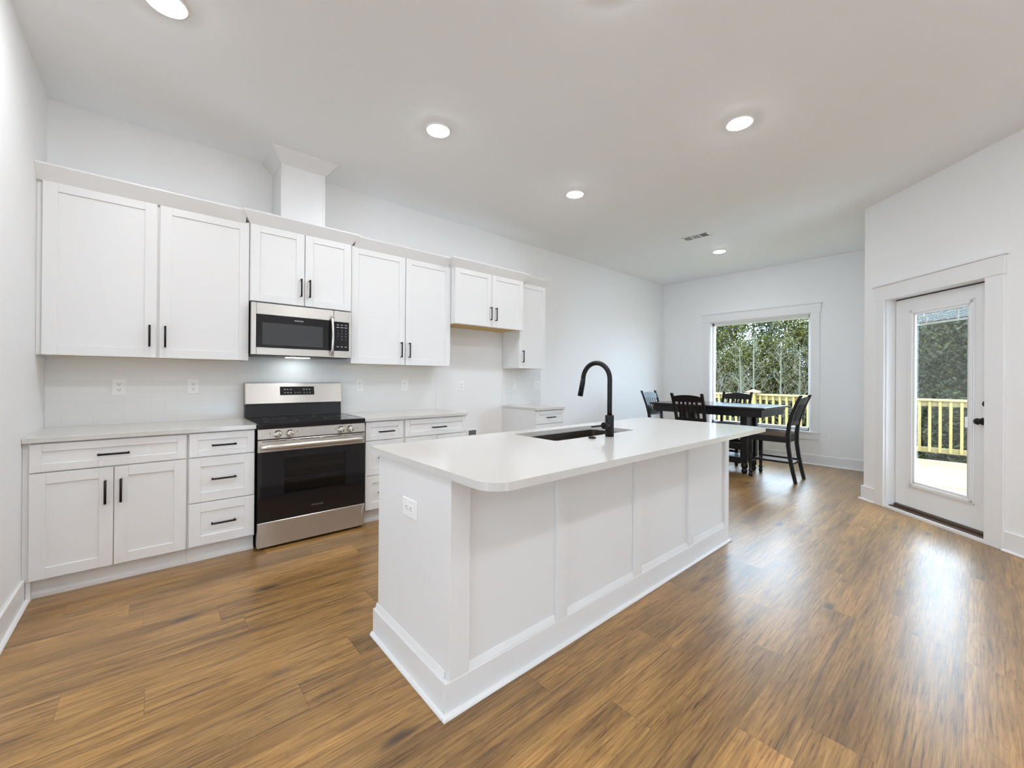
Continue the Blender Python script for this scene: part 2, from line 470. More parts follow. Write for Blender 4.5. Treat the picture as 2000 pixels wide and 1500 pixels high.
# the living side of the open room, behind the camera: plain walls, unseen openings added and sized for fill daylight
m = MB().box(e0.x, e0.x + .15, LY, -7, 0, H).box(e0.x, e0.x + .15, -6.4, e0.y, 0, H).box(e0.x, e0.x + .15, -7, -6.4, 0, .15).box(e0.x, e0.x + .15, -7, -6.4, 2.3, H)
struct(m.build('wall_living_right', MT['wall']))
m = MB()
m.box(LX, -2.6, LY - .15, LY, 0, H); m.box(-1.2, 1.6, LY - .15, LY, 0, H); m.box(2.9, e0.x + .15, LY - .15, LY, 0, H)
for a, b in ((-2.6, -1.2), (1.6, 2.9)):
    m.box(a, b, LY - .15, LY, 0, 0.1); m.box(a, b, LY - .15, LY, 0.5, H)
struct(m.build('wall_living_back', MT['wall']))
m = MB()
m.box(LX - .15, LX, LY, -6.1, 0, H); m.box(LX - .15, LX, -3.4, .15, 0, H); m.box(LX - .15, LX, -6.1, -3.4, 0, 0.1); m.box(LX - .15, LX, -6.1, -3.4, 1.5, H)
struct(m.build('wall_living_left', MT['wall']))

# baseboards: board with quarter-round shoe
def shoe(mb, axis, a, b, c, sign, r=0.019):
    """quarter round along axis from a to b against the plane at c, bulging by sign"""
    prof = [(0, 0)] + [(r * math.cos(t), r * math.sin(t)) for t in [i * math.pi / 10 for i in range(6)]]
    rings = []
    for e in (a, b):
        if axis == 'x': rings.append([(e, c + sign * p, q) for p, q in prof])
        else: rings.append([(c + sign * p, e, q) for p, q in prof])
    mb.sweep(rings)
m = MB()
m.box(0, .014, YL - .014, -.612, .0, .134); m.box(-.15, .014, YL - .014, YL, 0, .134)
shoe(m, 'y', YL - .030, -.60, .014, 1); shoe(m, 'x', -.15, .030, YL - .014, -1)
struct(m.build('baseboard_left', MT['trim'], bevel=.003))
m = MB(); m.box(2.975, 3.953, -.014, 0, 0, .134); shoe(m, 'x', 2.975, 3.953, -.014, -1)
m.box(4.46, XF, -.014, 0, 0, .134); shoe(m, 'x', 4.46, XF - .014, -.014, -1)
struct(m.build('baseboard_back', MT['trim'], bevel=.003))
m = MB(); m.box(XF - .014, XF, J.y, -.014, 0, .150); shoe(m, 'y', J.y, -.03, XF - .014, -1)
struct(m.build('baseboard_right', MT['trim'], bevel=.003))
m = MB(); m.box(-.020, .161, -.016, 0, 0, .150); shoe(m, 'x', -.036, .161, -.016, -1); m.box(-.020, 0, 0, .12, 0, .150)
m.box(1.313, SE, -.016, 0, 0, .150); shoe(m, 'x', 1.313, SE, -.016, -1)
struct(angled(m, 'baseboard_angled', MT['trim'], bevel=.003))

# backsplash tile
TY = -.008
struct(MB().box(0.0005, 2.981, TY, 0, .917, 1.40).build('trim_1', MT['tile']))
struct(MB().box(3.956, 4.654, TY, 0, .917, 1.40).build('trim_2', MT['tile']))

# ------------------------------------------------------------------ window with its casing
CW = .112
m = MB()
for a, b in ((WY0 - CW, WY0), (WY1, WY1 + CW)):
    m.box(XF - .018, XF, a, b, WZ0, WZ1)
m.box(XF - .022, XF, WY0 - CW - .018, WY1 + CW + .018, WZ1, 2.428)
m.box(XF - .034, XF, WY0 - CW - .036, WY1 + CW + .036, 2.428, 2.446)
m.box(XF - .035, XF + .10, WY0 - CW - .012, WY1 + CW + .012, WZ0 - .026, WZ0)
m.box(XF - .018, XF, WY0 - CW, WY1 + CW, .378, WZ0 - .026)
struct(m.build('trim_3', MT['trim'], bevel=.002))
w = MB()
gx = XF + .105
w.box(XF, XF + .15, WY0, WY0 + .015, WZ0, WZ1); w.box(XF, XF + .15, WY1 - .015, WY1, WZ0, WZ1); w.box(XF, XF + .15, WY0, WY1, WZ1 - .015, WZ1)
FR = .046
w.box(gx - .03, gx + .04, WY0 + .015, WY0 + FR, WZ0, WZ1 - .015); w.box(gx - .03, gx + .04, WY1 - FR, WY1 - .015, WZ0, WZ1 - .015)
w.box(gx - .03, gx + .04, WY0 + .015, WY1 - .015, WZ1 - .06, WZ1 - .015); w.box(gx - .03, gx + .04, WY0 + .015, WY1 - .015, WZ0, WZ0 + .05)
win = struct(w.build('window_1', MT['trim'], bevel=.002))
MB().box(gx, gx + .006, WY0 + FR - .004, WY1 - FR + .004, WZ0 + .046, WZ1 - .056).build('pane', MT['glass'], win)

# ------------------------------------------------------------------ exterior door with its casing
m = MB()
m.box(.161, DS0, -.018, 0, 0, DZ); m.box(1.180, 1.313, -.018, 0, 0, DZ - .012)
m.box(.148, 1.318, -.022, 0, DZ - .012, 2.228); m.box(.122, 1.336, -.034, 0, 2.228, 2.243)
struct(angled(m, 'trim_4', MT['trim'], bevel=.002))
YD = .085                                       # how far the slab sits behind the wall face
m = MB()
m.box(DS0 - .004, DS0 + .014, 0, .15, 0, DZ); m.box(DS1 - .014, DS1, 0, .15, 0, DZ); m.box(DS0, DS1, 0, .15, DZ - .016, DZ)
m.box(DS0 - .002, DS1, -.012, .02, 0, .022)      # white strip in front of the sill
door = struct(angled(m, 'door_1', MT['trim']))
door['label'] = 'white glazed exterior door set in the angled wall'
S0, S1, G0, G1, GZ0, GZ1 = .2815, 1.176, .497, .966, .315, 1.895
m = MB()
for a, b, e in ((YD, YD + .009, .003), (YD + .009, YD + .045, .055)):      # inner skin carries the glass, the outer opening is wider
    m.box(S0, G0 - e, a, b, .058, 2.068); m.box(G1 + e, S1, a, b, .058, 2.068)
    m.box(G0 - e, G1 + e, a, b, .058, GZ0 - e); m.box(G0 - e, G1 + e, a, b, GZ1 + e, 2.068)
slab = m.build('door_slab', MT['trim'], door)
m = MB()
for a, b, w_ in ((.066, .052, .010), (.052, .024, .016), (.024, 0, .009)):
    m.box(G0 - a, G0 - b, YD - w_, YD, GZ0 - a, GZ1 + a); m.box(G1 + b * .75, G1 + a * .75, YD - w_, YD, GZ0 - a, GZ1 + a)
    m.box(G0 - a, G1 + a * .75, YD - w_, YD, GZ0 - a, GZ0 - b); m.box(G0 - a, G1 + a * .75, YD - w_, YD, GZ1 + b, GZ1 + a)
m.build('glass_frame', MT['trim'], slab, bevel=.003)
MB().box(G0 - .0028, G1 + .0028, YD + .004, YD + .008, GZ0 - .0028, GZ1 + .0028).build('pane', MT['glass'], slab)
m = MB()
for i in range(7):
    z = 1.890 - i * .0105
    m.hexa([(G0, YD + .012, z - .004), (G1, YD + .012, z - .004), (G1, YD + .022, z), (G0, YD + .022, z)],
           [(G0, YD + .012, z - .003), (G1, YD + .012, z - .003), (G1, YD + .022, z + .001), (G0, YD + .022, z + .001)])
bl = m.build('blind', MT['blind'], slab)
m = MB().box(G0, G1, YD + .010, YD + .024, 1.797, 1.813)
for s in (G0 + .085, G1 - .10):
    m.box(s - .007, s + .007, YD + .0095, YD + .0115, 1.806, 1.893)
m.build('blind_rail', MT['trim'], bl)
MB().box(G1 - .012, G1 + .012, YD - .022, YD - .006, .884, .972).build('blind_slider', MT['plate'], slab, bevel=.004)
MB().box(G1 + .001, G1 + .006, YD - .012, YD - .006, GZ0, GZ1 - .07).build('slider_track', MT['greymark'], slab)
m = MB().lathe([(.030, 0), (.030, .006), (.012, .010), (.011, .030), (.022, .036), (.027, .048), (.024, .060), (.010, .066)], (1.082, YD, .946), 20, 'y')
m.build('door_knob', MT['blackmetal'], slab)
MB().lathe([(.027, 0), (.027, .010), (.024, .016), (.006, .017), (.006, .026)], (1.107, YD, 1.090), 20, 'y').build('deadbolt', MT['blackmetal'], slab)
m = MB()
m.box(DS0 + .014, S0 - .001, YD + .004, YD + .03, .04, DZ - .016); m.box(DS0 + .014, DS1 - .014, YD + .004, YD + .03, 2.069, DZ - .016)
m.build('weatherstrip', MT['blackplastic'], door)
m = MB(); m.box(DS0 + .014, DS1 - .014, .022, YD - .014, 0, .030); m.box(DS0 + .014, DS1 - .014, YD - .014, .15, 0, .050)
m.build('threshold', MT['bronze'], door, bevel=.004)

# ------------------------------------------------------------------ cabinets
def shaker(mb, x0, x1, z0, z1, yf, fr=.062, th=.020, rec=.008):
    mb.box(x0, x0 + fr, yf, yf + th, z0, z1); mb.box(x1 - fr, x1, yf, yf + th, z0, z1)
    mb.box(x0 + fr, x1 - fr, yf, yf + th, z0, z0 + fr); mb.box(x0 + fr, x1 - fr, yf, yf + th, z1 - fr, z1)
    mb.box(x0 + fr - .002, x1 - fr + .002, yf + rec, yf + th - .003, z0 + fr - .002, z1 - fr + .002)
    return mb

def pull(c, yf, length, vertical, parent, off):
    x, z = c; st = .030; r = .0064
    m = MB(off)
    if vertical:
        m.tube([(x, yf - st, z - length / 2), (x, yf - st, z + length / 2)], r, 10)
        for e in (-1, 1): m.tube([(x, yf, z + e * (length / 2 - .006)), (x, yf - st, z + e * (length / 2 - .006))], r * .9, 8)
    else:
        m.tube([(x - length / 2, yf - st, z), (x + length / 2, yf - st, z)], r, 10)
        for e in (-1, 1): m.tube([(x + e * (length / 2 - .006), yf, z), (x + e * (length / 2 - .006), yf - st, z)], r * .9, 8)
    return m.build('handle', MT['blackmetal'], parent)

BV = .0015
def front(kind, x0, x1, z0, z1, yf, root, off, fr=.062, handle=None):
    o = shaker(MB(off), x0, x1, z0, z1, yf, fr).build(kind, MT['cabinet'], root, BV)
    if handle:
        (hx, hz), ln, vert = handle
        pull((hx, hz), yf, ln, vert, o, off)
    return o

YB, YF = -.610, -.630        # base carcass front, door face
def base_cabinet(label, x0, x1, fronts, side_l=False, filler=None):
    off = ((x0 + x1) / 2, -.30, 0)
    t = thing('base_cabinet', off, label, 'cabinet')
    m = MB(off); m.box(x0, x1, YB, -.001, .110, .886)
    if filler: m.box(filler, x0, YB, YB + .02, .110, .886); m.box(.0146, .034, YB, -.548, 0, .1098)
    m.build('cabinet_body', MT['cabinet'], t, .001)
    m = MB(off); m.box(x0 if filler is None else .034, x1, -.566, -.548, 0, .110)
    m.box(x0 if filler is None else .034, x1, -.572, -.566, 0, .020)
    m.build('toe_kick', MT['cabinet'], t)
    for kind, a, b, c, d, h in fronts:
        front(kind, a, b, c, d, YF, t, off, .045 if kind == 'drawer' and d - c < .2 else .062, h)
    return t
PL = .141
base_cabinet('white base cabinet with one wide drawer above two doors, in the left corner', .027, .717,
    [('drawer', .028, .709, .720, .879, ((.366, .795), PL, False)),
     ('door', .028, .364, .118, .713, ((.330, .568), PL, True)),
     ('door', .368, .710, .118, .713, ((.398, .568), PL, True))], filler=.0005)
base_cabinet('white base cabinet with three stacked drawers, left of the range', .718, 1.103,
    [('drawer', .725, 1.097, .720, .879, ((.915, .795), PL, False)),
     ('drawer', .725, 1.098, .414, .714, ((.915, .566), PL, False)),
     ('drawer', .725, 1.099, .122, .408, ((.915, .262), PL, False))])
base_cabinet('white base cabinet with three stacked drawers, right of the range', 1.907, 2.268,
    [('drawer', 1.913, 2.262, .720, .879, ((2.095, .793), PL, False)),
     ('drawer', 1.913, 2.262, .418, .714, ((2.095, .566), PL, False)),
     ('drawer', 1.913, 2.262, .122, .412, ((2.095, .262), PL, False))])
base_cabinet('white base cabinet with wide drawer and two doors, beside the empty fridge space', 2.270, 2.962,
    [('drawer', 2.281, 2.952, .720, .879, ((2.630, .793), PL + .01, False)),
     ('door', 2.281, 2.615, .118, .713, ((2.582, .568), PL, True)),
     ('door', 2.620, 2.952, .118, .713, ((2.652, .568), PL, True))])
base_cabinet('narrow white base cabinet under the short worktop past the fridge space', 3.953, 4.452,
    [('drawer', 3.962, 4.445, .722, .879, ((4.203, .797), PL, False)),
     ('door', 3.962, 4.445, .118, .715, ((3.995, .568), PL, True))])

def worktop(x0, x1, label):
    return tag(MB(((x0 + x1) / 2, -.32, .90)).box(x0, x1, -.646, -.0085, .8872, .917).build('worktop', MT['quartz'], bevel=.002), label, 'worktop')
worktop(.0015, 1.106, 'white quartz worktop in the left corner, ending at the range')
worktop(1.900, 2.962, 'white quartz worktop right of the range, ending at the fridge space')
worktop(3.948, 4.460, 'short white quartz worktop past the empty fridge space')

def crown(mb, x0, x1, yf, z0, z1, flare, l=True, r=True, yb=-.001):
    a0, a1 = x0 - (flare if l else 0), x1 + (flare if r else 0)
    zt = z1 - .010
    mb.hexa([(x0, yf, z0), (x1, yf, z0), (x1, yb, z0), (x0, yb, z0)], [(a0, yf - flare, zt), (a1, yf - flare, zt), (a1, yb, zt), (a0, yb, zt)])
    mb.box(a0, a1, yf - flare, yb, zt, z1)

def wall_cabinet(label, x0, x1, yf, z0, z1, doors, crown_l, crown_r, cx0=None, cx1=None, filler=None):
    off = ((x0 + x1) / 2, -.16, z0)
    t = thing('wall_cabinet', off, label, 'cabinet')
    m = MB(off); m.box(x0, x1, yf + .020, -.0085, z0 + .012, z1 - .004)
    if filler is not None: m.box(filler, x0, yf + .021, yf + .04, z0, z1 - .004)
    m.build('cabinet_body', MT['cabinet'], t, .001)
    m = MB(off); m.box(x0 + .018, x1 - .018, yf + .040, -.010, z0 + .006, z0 + .0115); m.build('underside', MT['rawwood'], t)
    m = MB(off); m.box(x0, x0 + .018, yf + .021, -.0085, z0, z0 + .0118); m.box(x1 - .018, x1, yf + .021, -.0085, z0, z0 + .0118)
    m.box(x0 + .018, x1 - .018, yf + .021, yf + .039, z0, z0 + .0118); m.build('bottom_rail', MT['cabinet'], t)
    for a, b, hx in doors:
        front('door', a, b, z0 + .001, z1 - .003, yf, t, off, .064, ((hx, z0 + .149), .148, True))
    m = MB(off); crown(m, cx0 if cx0 is not None else x0, cx1 if cx1 is not None else x1, yf, z1 - .014, z1 + .078, .056, crown_l, crown_r)
    m.build('crown', MT['cabinet'], t)
    return t
YU = -.3245
wall_cabinet('tall white two-door wall cabinet in the left corner', .024, 1.102, YU, 1.391, 2.470,
    [(.026, .556, .520), (.571, 1.100, .602)], False, False, cx0=.0005, cx1=1.075, filler=.0005)
wall_cabinet('short white two-door wall cabinet directly over the microwave', 1.104, 1.886, -.343, 1.860, 2.476,
    [(1.107, 1.494, 1.466), (1.500, 1.883, 1.532)], True, True, cx0=1.104, cx1=1.886)
wall_cabinet('tall white two-door wall cabinet right of the microwave', 1.889, 2.953, YU, 1.391, 2.470,
    [(1.892, 2.422, 2.380), (2.430, 2.950, 2.466)], False, False, cx0=1.915, cx1=2.925)
wall_cabinet('short deep white wall cabinet over the empty fridge space', 2.955, 3.951, -.407, 1.853, 2.465,
    [(2.958, 3.452, 3.434), (3.458, 3.948, 3.510)], True, True)
wall_cabinet('narrow tall white wall cabinet at the far right of the row', 3.953, 4.422, YU, 1.393, 2.474,
    [(3.957, 4.420, 4.012)], False, False, cx0=4.012, cx1=4.420)

# boxed duct that runs from the microwave cabinet to the ceiling
off = (1.486, -.17, 2.55)
t = thing('duct_cover', off, 'white boxed duct cover rising from the microwave cabinet to the ceiling', 'duct cover')
m = MB(off); m.box(1.318, 1.654, -.330, -.001, 2.556, H - .001); m.build('panel', MT['cabinet'], t)
for a, b in ((1.316, 1.331), (1.641, 1.656)): MB(off).box(a, b, -.334, -.3301, 2.556, H - .09).build('corner_strip', MT['cabinet'], t)
MB(off).box(1.3145, 1.3179, -.020, -.001, 2.556, H - .09).build('corner_strip', MT['cabinet'], t)
m = MB(off); crown(m, 1.316, 1.656, -.334, H - .098, H - .0005, .080); m.build('crown', MT['cabinet'], t)

# ------------------------------------------------------------------ microwave
off = (1.484, -.2, 1.436)
t = thing('microwave', off, 'stainless over-the-range microwave under the short wall cabinet', 'microwave')
x0, x1, z0, z1, yf = 1.106, 1.870, 1.437, 1.847, -.385
MB(off).box(x0 + .003, x1 - .003, -.350, -.0085, z0 + .004, z1 + .004).build('case', MT['blackplastic'], t, .003)
dx = 1.719
m = MB(off)
gz0, gz1, gx0, gx1 = z0 + .060, z1 - .092, x0 + .036, dx - .012
m.box(x0, gx0, yf, -.352, z0, z1); m.box(gx0, dx, yf, -.352, gz1, z1); m.box(gx0, dx, yf, -.352, z0, gz0); m.box(gx1, dx - .001, yf, -.352, gz0, gz1)
d = m.build('door', MT['steel'], t, .003)
MB(off).box(gx0, gx1, yf + .0015, -.354, gz0, gz1).build('door_glass', MT['blackglass'], d)
MB(off).box(gx0 + .040, gx1 - .075, yf + .0005, yf + .0016, gz0 + .022, gz1 - .062).build('viewing_screen', MT['window_screen'], d)
text_mesh('brand_lettering', 'FRIGIDAIRE', .0135, ((gx0 + gx1) / 2 + .02, yf + .0012, gz1 - .030), MT['greymark'], d, off)
m = MB(off); hx = dx - .017
zz = [z0 + .020 + (z1 - z0 - .075) * i / 10 for i in range(11)]
rings = []
for i, z in enumerate(zz):
    o_ = .018 + .026 * math.sin(math.pi * i / 10)
    rings.append([(hx - .012, yf - o_, z), (hx - .006, yf - o_ - .008, z), (hx + .006, yf - o_ - .008, z), (hx + .012, yf - o_, z)])
m.sweep(rings, True)
for z in (zz[0] + .012, zz[-1] - .012): m.box(hx - .010, hx + .010, yf - .024, yf, z - .012, z + .012)
m.build('handle', MT['handlesteel'], d)
m = MB(off)
px0, px1 = dx + .006, x1 - .018
m.box(dx + .001, px0, yf, -.352, z0, z1); m.box(px1, x1, yf, -.352, z0, z1); m.box(px0, px1, yf, -.352, gz1 - .004, z1); m.box(px0, px1, yf, -.352, z0, gz0)
cp = m.build('control_panel', MT['steel'], t, .002)
MB(off).box(px0, px1, yf + .001, -.354, gz0, gz1 - .004).build('panel_glass', MT['blackglass'], cp)
kz = gz1 - .052
pw = (px1 - px0)
for ri, row in enumerate((('1', '2', '3'), ('4', '5', '6'), ('7', '8', '9'), ('-', '0', '+'))):
    for ci, ch in enumerate(row):
        text_mesh('key', ch, .014, (px0 + pw * (.24 + .27 * ci), yf + .0007, kz - .028 - ri * .026), MT['greymark'], cp, off)
for z_, w_ in ((kz + .022, .009), (kz, .012), (gz0 + .0365, .009)):
    for ci in range(3):
        xx = px0 + pw * (.24 + .27 * ci); MB(off).box(xx - w_, xx + w_, yf + .0003, yf + .0011, z_ - .0025, z_ + .0025).build('key', MT['greymark'], cp)
m = MB(off); m.box(x0 + .02, x1 - .02, -.345, -.03, z0 - .004, z0 + .0035); m.build('underside_grille', MT['blackplastic'], t)
MB(off).box(1.40, 1.58, -.20, -.13, z0 - .007, z0 - .0042).build('cooktop_lamp', MT['hoodled'], t)

# ------------------------------------------------------------------ range
off = (1.503, -.33, 0)
t = thing('range', off, 'freestanding stainless electric range with black glass top', 'range')
x0, x1 = 1.112, 1.894
MB(off).box(x0 + .002, x1 - .002, -.622, -.012, .022, .895).build('body', MT['blackplastic'], t)
for xx in (x0 + .05, x1 - .05):
    for yy in (-.59, -.10): MB(off).lathe([(.018, 0), (.018, .022)], (xx, yy, 0), 12).build('levelling_foot', MT['blackplastic'], t)
m = MB(off); m.box(x0 - .001, x1 + .001, -.668, -.085, .884, .921)
m.build('cooktop', MT['blackglass'], t, .006, 2)
for a in (x0 - .0035, x1 + .001): MB(off).box(a, a + .0025, -.60, -.085, .916, .9225).build('cooktop_edge_trim', MT['steel'], t)
for cx_, cy_, r_ in ((1.30, -.50, .115), (1.71, -.50, .09), (1.30, -.24, .08), (1.71, -.24, .115)):
    ringm = MB(off); k = 40; v = []; f = []
    for i in range(k):
        a = 2 * math.pi * i / k
        v += [(cx_ + r_ * math.cos(a), cy_ + r_ * math.sin(a), .9213), (cx_ + (r_ + .003) * math.cos(a), cy_ + (r_ + .003) * math.sin(a), .9213)]
    for i in range(k): f.append((2 * i, 2 * i + 1, (2 * i + 3) % (2 * k), (2 * i + 2) % (2 * k)))
    ringm.add(v, f).build('burner_ring', MT['dimmark'], t)
# control panel with four knobs
m = MB(off); m.hexa([(x0, -.662, .806), (x1, -.662, .806), (x1, -.62, .806), (x0, -.62, .806)], [(x0, -.655, .883), (x1, -.655, .883), (x1, -.62, .883), (x0, -.62, .883)])
cp = m.build('control_panel', MT['steel'], t, .003)
for xx, sg in ((x0, 1), (x1, -1)):
    m = MB(off); pts = [(xx + sg * (.004 + .022 * math.sin(math.pi * i / 8)), -.6615 + .0055 * i / 8, .808 + .072 * i / 8) for i in range(9)]
    m.tube(pts, .0022, 6); m.build('end_trim', MT['handlesteel'], cp)
kn = None
for xx in (1.242, 1.322, 1.697, 1.771):
    m = MB(off); m.lathe([(.027, 0), (.027, .005), (.023, .008), (.021, .028), (.018, .031), (.004, .031)], (xx, -.658, .842), 24, 'y')
    k = m.build('knob', MT['handlesteel'], cp)
    MB(off).box(xx - .0042, xx + .0042, -.697, -.686, .823, .862).build('knob_grip', MT['handlesteel'], k, .002)
for xx in (1.190, 1.374, 1.655, 1.832): MB(off).lathe([(.0045, 0), (.0045, .0006)], (xx, -.6585, .848), 10, 'y').build('burner_mark', MT['dimmark'], cp)
# oven door
m = MB(off)
yo = -.664
m.box(x0, x1, yo, -.635, .712, .800)
d = m.build('oven_door', MT['steel'], t, .003)
gx0, gx1, gz0, gz1 = 1.285, 1.735, .390, .660
m = MB(off)
m.box(x0, gx0, yo + .002, -.640, .206, .7118); m.box(gx1, x1, yo + .002, -.640, .206, .7118); m.box(gx0, gx1, yo + .002, -.640, .206, gz0); m.box(gx0, gx1, yo + .002, -.640, gz1, .7118)
m.build('door_glass', MT['blackglass'], d)
MB(off).box(gx0, gx1, yo + .002, yo + .006, gz0, gz1).build('oven_window', MT['ovenglass'], d)
MB(off).box(gx0 - .02, gx1 + .02, -.6399, -.6225, gz0 - .02, gz1 + .02).build('oven_cavity', MT['darkgap'], d)
m = MB(off)
for zr in (.585, .495):
    m.tube([(gx0 - .0, -.645, zr), (gx1, -.645, zr)], .0022, 6)
    m.tube([(gx0 - .0, -.642, zr - .018), (gx1, -.642, zr - .018)], .0014, 6)
m.build('oven_rack', MT['greymark'], d)
text_mesh('brand_lettering', 'FRIGIDAIRE', .017, (1.52, yo + .0018, .268), MT['dimmark'], d, off)
m = MB(off)
for a, b in ((1.14, 1.30), (1.34, 1.36), (1.39, 1.53), (1.56, 1.70), (1.725, 1.745), (1.78, 1.88)): m.box(a, b, yo - .0006, yo + .002, .788, .792)
m.build('vent_slots', MT['darkgap'], d)
m = MB(off)
rings = []
for i in range(13):
    u = -1 + 2 * i / 12; xx = (x0 + x1) / 2 + u * (x1 - x0) / 2 * .965; b = .018 + .024 * (1 - u ** 4)
    rings.append([(xx, yo - b + .010 * math.cos(a) * 1.0, .752 + .019 * math.sin(a)) for a in [2 * math.pi * k / 10 for k in range(10)]])
m.sweep(rings, True)
for xx in (x0 + .03, x1 - .03): m.box(xx - .014, xx + .014, yo - .026, yo, .738, .766)
m.build('handle', MT['handlesteel'], d)
# storage drawer
m = MB(off); m.box(x0, x1, yo, -.624, .018, .200)
dr = m.build('storage_drawer', MT['steel'], t, .004)
m = MB(off)
for xx, sg in ((x1, -1),):
    m.tube([(xx + sg * (.006 + .020 * math.sin(math.pi * i / 8)), yo - .001, .024 + .168 * i / 8) for i in range(9)], .0022, 6)
m.build('end_trim', MT['handlesteel'], dr)
m = MB(off); m.box(x0 + .01, x1 - .01, -.655, -.63, .2002, .2058); m.build('drawer_gap', MT['darkgap'], t)
# backguard
m = MB(off)
m.hexa([(x0 + .004, -.080, .921), (x1 - .004, -.080, .921), (x1 - .004, -.012, .921), (x0 + .004, -.012, .921)], [(x0 + .004, -.072, 1.040), (x1 - .004, -.072, 1.040), (x1 - .004, -.012, 1.040), (x0 + .004, -.012, 1.040)])
bgd = m.build('backguard', MT['blackplastic'], t, .002)
m = MB(off); m.hexa([(x0, -.098, 1.034), (x1, -.098, 1.034), (x1, -.012, 1.030), (x0, -.012, 1.030)], [(x0, -.062, 1.213), (x1, -.062, 1.213), (x1, -.012, 1.213), (x0, -.012, 1.213)])
bp = m.build('backguard_panel', MT['steel'], t, .004)
def bgy(z): return -.098 + .036 * (z - 1.034) / .179
m = MB(off); zz0, zz1 = 1.106, 1.180
m.hexa([(1.372, bgy(zz0) - .0015, zz0), (1.650, bgy(zz0) - .0015, zz0), (1.650, bgy(zz0) + .01, zz0), (1.372, bgy(zz0) + .01, zz0)], [(1.372, bgy(zz1) - .0015, zz1), (1.650, bgy(zz1) - .0015, zz1), (1.650, bgy(zz1) + .01, zz1), (1.372, bgy(zz1) + .01, zz1)])
dsp = m.build('display', MT['blackglass'], bp)
m = MB(off)
for zc, xs in ((1.155, (1.410, 1.432, 1.458, 1.565, 1.588, 1.612)), (1.126, (1.410, 1.434, 1.458, 1.492, 1.512, 1.530, 1.565, 1.588, 1.614))):
    for xx in xs:
        w_ = .006 if zc > 1.14 or xx < 1.47 else .003
        MB(off).box(xx - w_, xx + w_, bgy(zc) - .0022, bgy(zc) - .0012, zc - .003, zc + .003).build('display_mark', MT['greymark'], bp)

# ------------------------------------------------------------------ island
off = (2.66, -2.46, 0)
t = thing('kitchen_island', off, 'long white paneled kitchen island in the middle of the floor', 'island')
ix0, ix1, iyf, iyr, iyb = 1.385, 3.948, -2.790, -2.771, -2.150
m = MB(off)      # carcass with an open well for the sink bowl
m.box(ix0, 2.19, iyr, iyb, .10, .886); m.box(3.09, ix1, iyr, iyb, .10, .886); m.box(2.19, 3.09, iyr, -2.60, .10, .886)
m.box(2.19, 3.09, iyb - .010, iyb, .10, .886); m.box(2.19, 3.09, -2.60, iyb - .010, .10, .60)
m.build('body', MT['cabinet'], t)
for a, b in ((ix0 - .001, 1.474), (1.973, 2.048), (2.634, 2.709), (3.297, 3.372), (3.904, 3.965)):
    MB(off).box(a, b, iyf, iyr - .0003, .1275, .8868).build('batten', MT['cabinet'], t, .0015)
m = MB(off)
m.box(1.366, 3.965, iyf, iyr, 0, .127); m.box(1.366, ix0 - .0002, iyr, iyb + .028, 0, .127); m.box(3.948, 3.967, iyr, iyb + .028, 0, .127)
shoe(m, 'x', 1.350, 3.983, iyf, -1); shoe(m, 'y', iyf - .019, iyb + .028, 1.366, -1, .017); shoe(m, 'y', iyf - .019, iyb + .028, 3.967, 1, .017)
m.build('baseboard', MT['cabinet'], t, .002)
m = MB(off)
for a, b in ((1.474, 1.973), (2.048, 2.634), (2.709, 3.297), (3.372, 3.904)):
    m = MB(off); m.hexa([(a, iyr - .015, .127), (b, iyr - .015, .127), (b, iyr, .127), (a, iyr, .127)], [(a, iyr - .005, .156), (b, iyr - .005, .156), (b, iyr, .156), (a, iyr, .156)])
    m.build('bead_moulding', MT['cabinet'], t, .002)
m = MB(off); m.hexa([(ix0 - .012, iyr + .012, .127), (ix0, iyr + .012, .127), (ix0, iyb + .02, .127), (ix0 - .012, iyb + .02, .127)], [(ix0 - .004, iyr + .012, .154), (ix0, iyr + .012, .154), (ix0, iyb + .02, .154), (ix0 - .004, iyb + .02, .154)])
m.build('bead_moulding', MT['cabinet'], t, .002)
m = MB(off); m.box(ix0 + .004, ix1 - .004, iyb, iyb + .021, .118, .879)
m.build('rear_doors', MT['cabinet'], t, .002)
m = MB(off); m.box(ix0 + .02, ix1 - .02, iyb - .075, iyb - .06, 0, .10); m.build('toe_kick', MT['cabinet'], t)

# island worktop with rounded corners and a sink cut-out
def rounded(x0, x1, y0, y1, r00, r10, r11, r01, k=8):
    pts = []
    for cx_, cy_, r_, a0 in ((x0 + r00, y0 + r00, r00, 180), (x1 - r10, y0 + r10, r10, 270), (x1 - r11, y1 - r11, r11, 0), (x0 + r01, y1 - r01, r01, 90)):
        for i in range(k + 1):
            a = R(a0 + 90 * i / k); pts.append((cx_ + r_ * math.cos(a), cy_ + r_ * math.sin(a)))
    return pts
def ring_slab(outer, inner, z0, z1, off):
    bm = bmesh.new()
    def loop(pts, z): return [bm.verts.new((x - off[0], y - off[1], z - off[2])) for x, y in pts]
    ed = []
    lo = [loop(outer, z1), loop(inner, z1), loop(outer, z0), loop(inner, z0)]
    for l_ in lo: ed.append([bm.edges.new((l_[i], l_[(i + 1) % len(l_)])) for i in range(len(l_))])
    bmesh.ops.triangle_fill(bm, use_beauty=True, edges=ed[0] + ed[1]); bmesh.ops.triangle_fill(bm, use_beauty=True, edges=ed[2] + ed[3])
    for a, b in ((0, 2), (1, 3)):
        n = len(lo[a])
        for i in range(n): bm.faces.new((lo[a][i], lo[a][(i + 1) % n], lo[b][(i + 1) % n], lo[b][i]))
    bmesh.ops.recalc_face_normals(bm, faces=bm.faces)
    me = bpy.data.meshes.new('worktop'); bm.to_mesh(me); bm.free()
    return me
SX0, SX1, SY0, SY1 = 2.243, 3.040, -2.530, -2.166
off = (2.67, -2.56, .90)
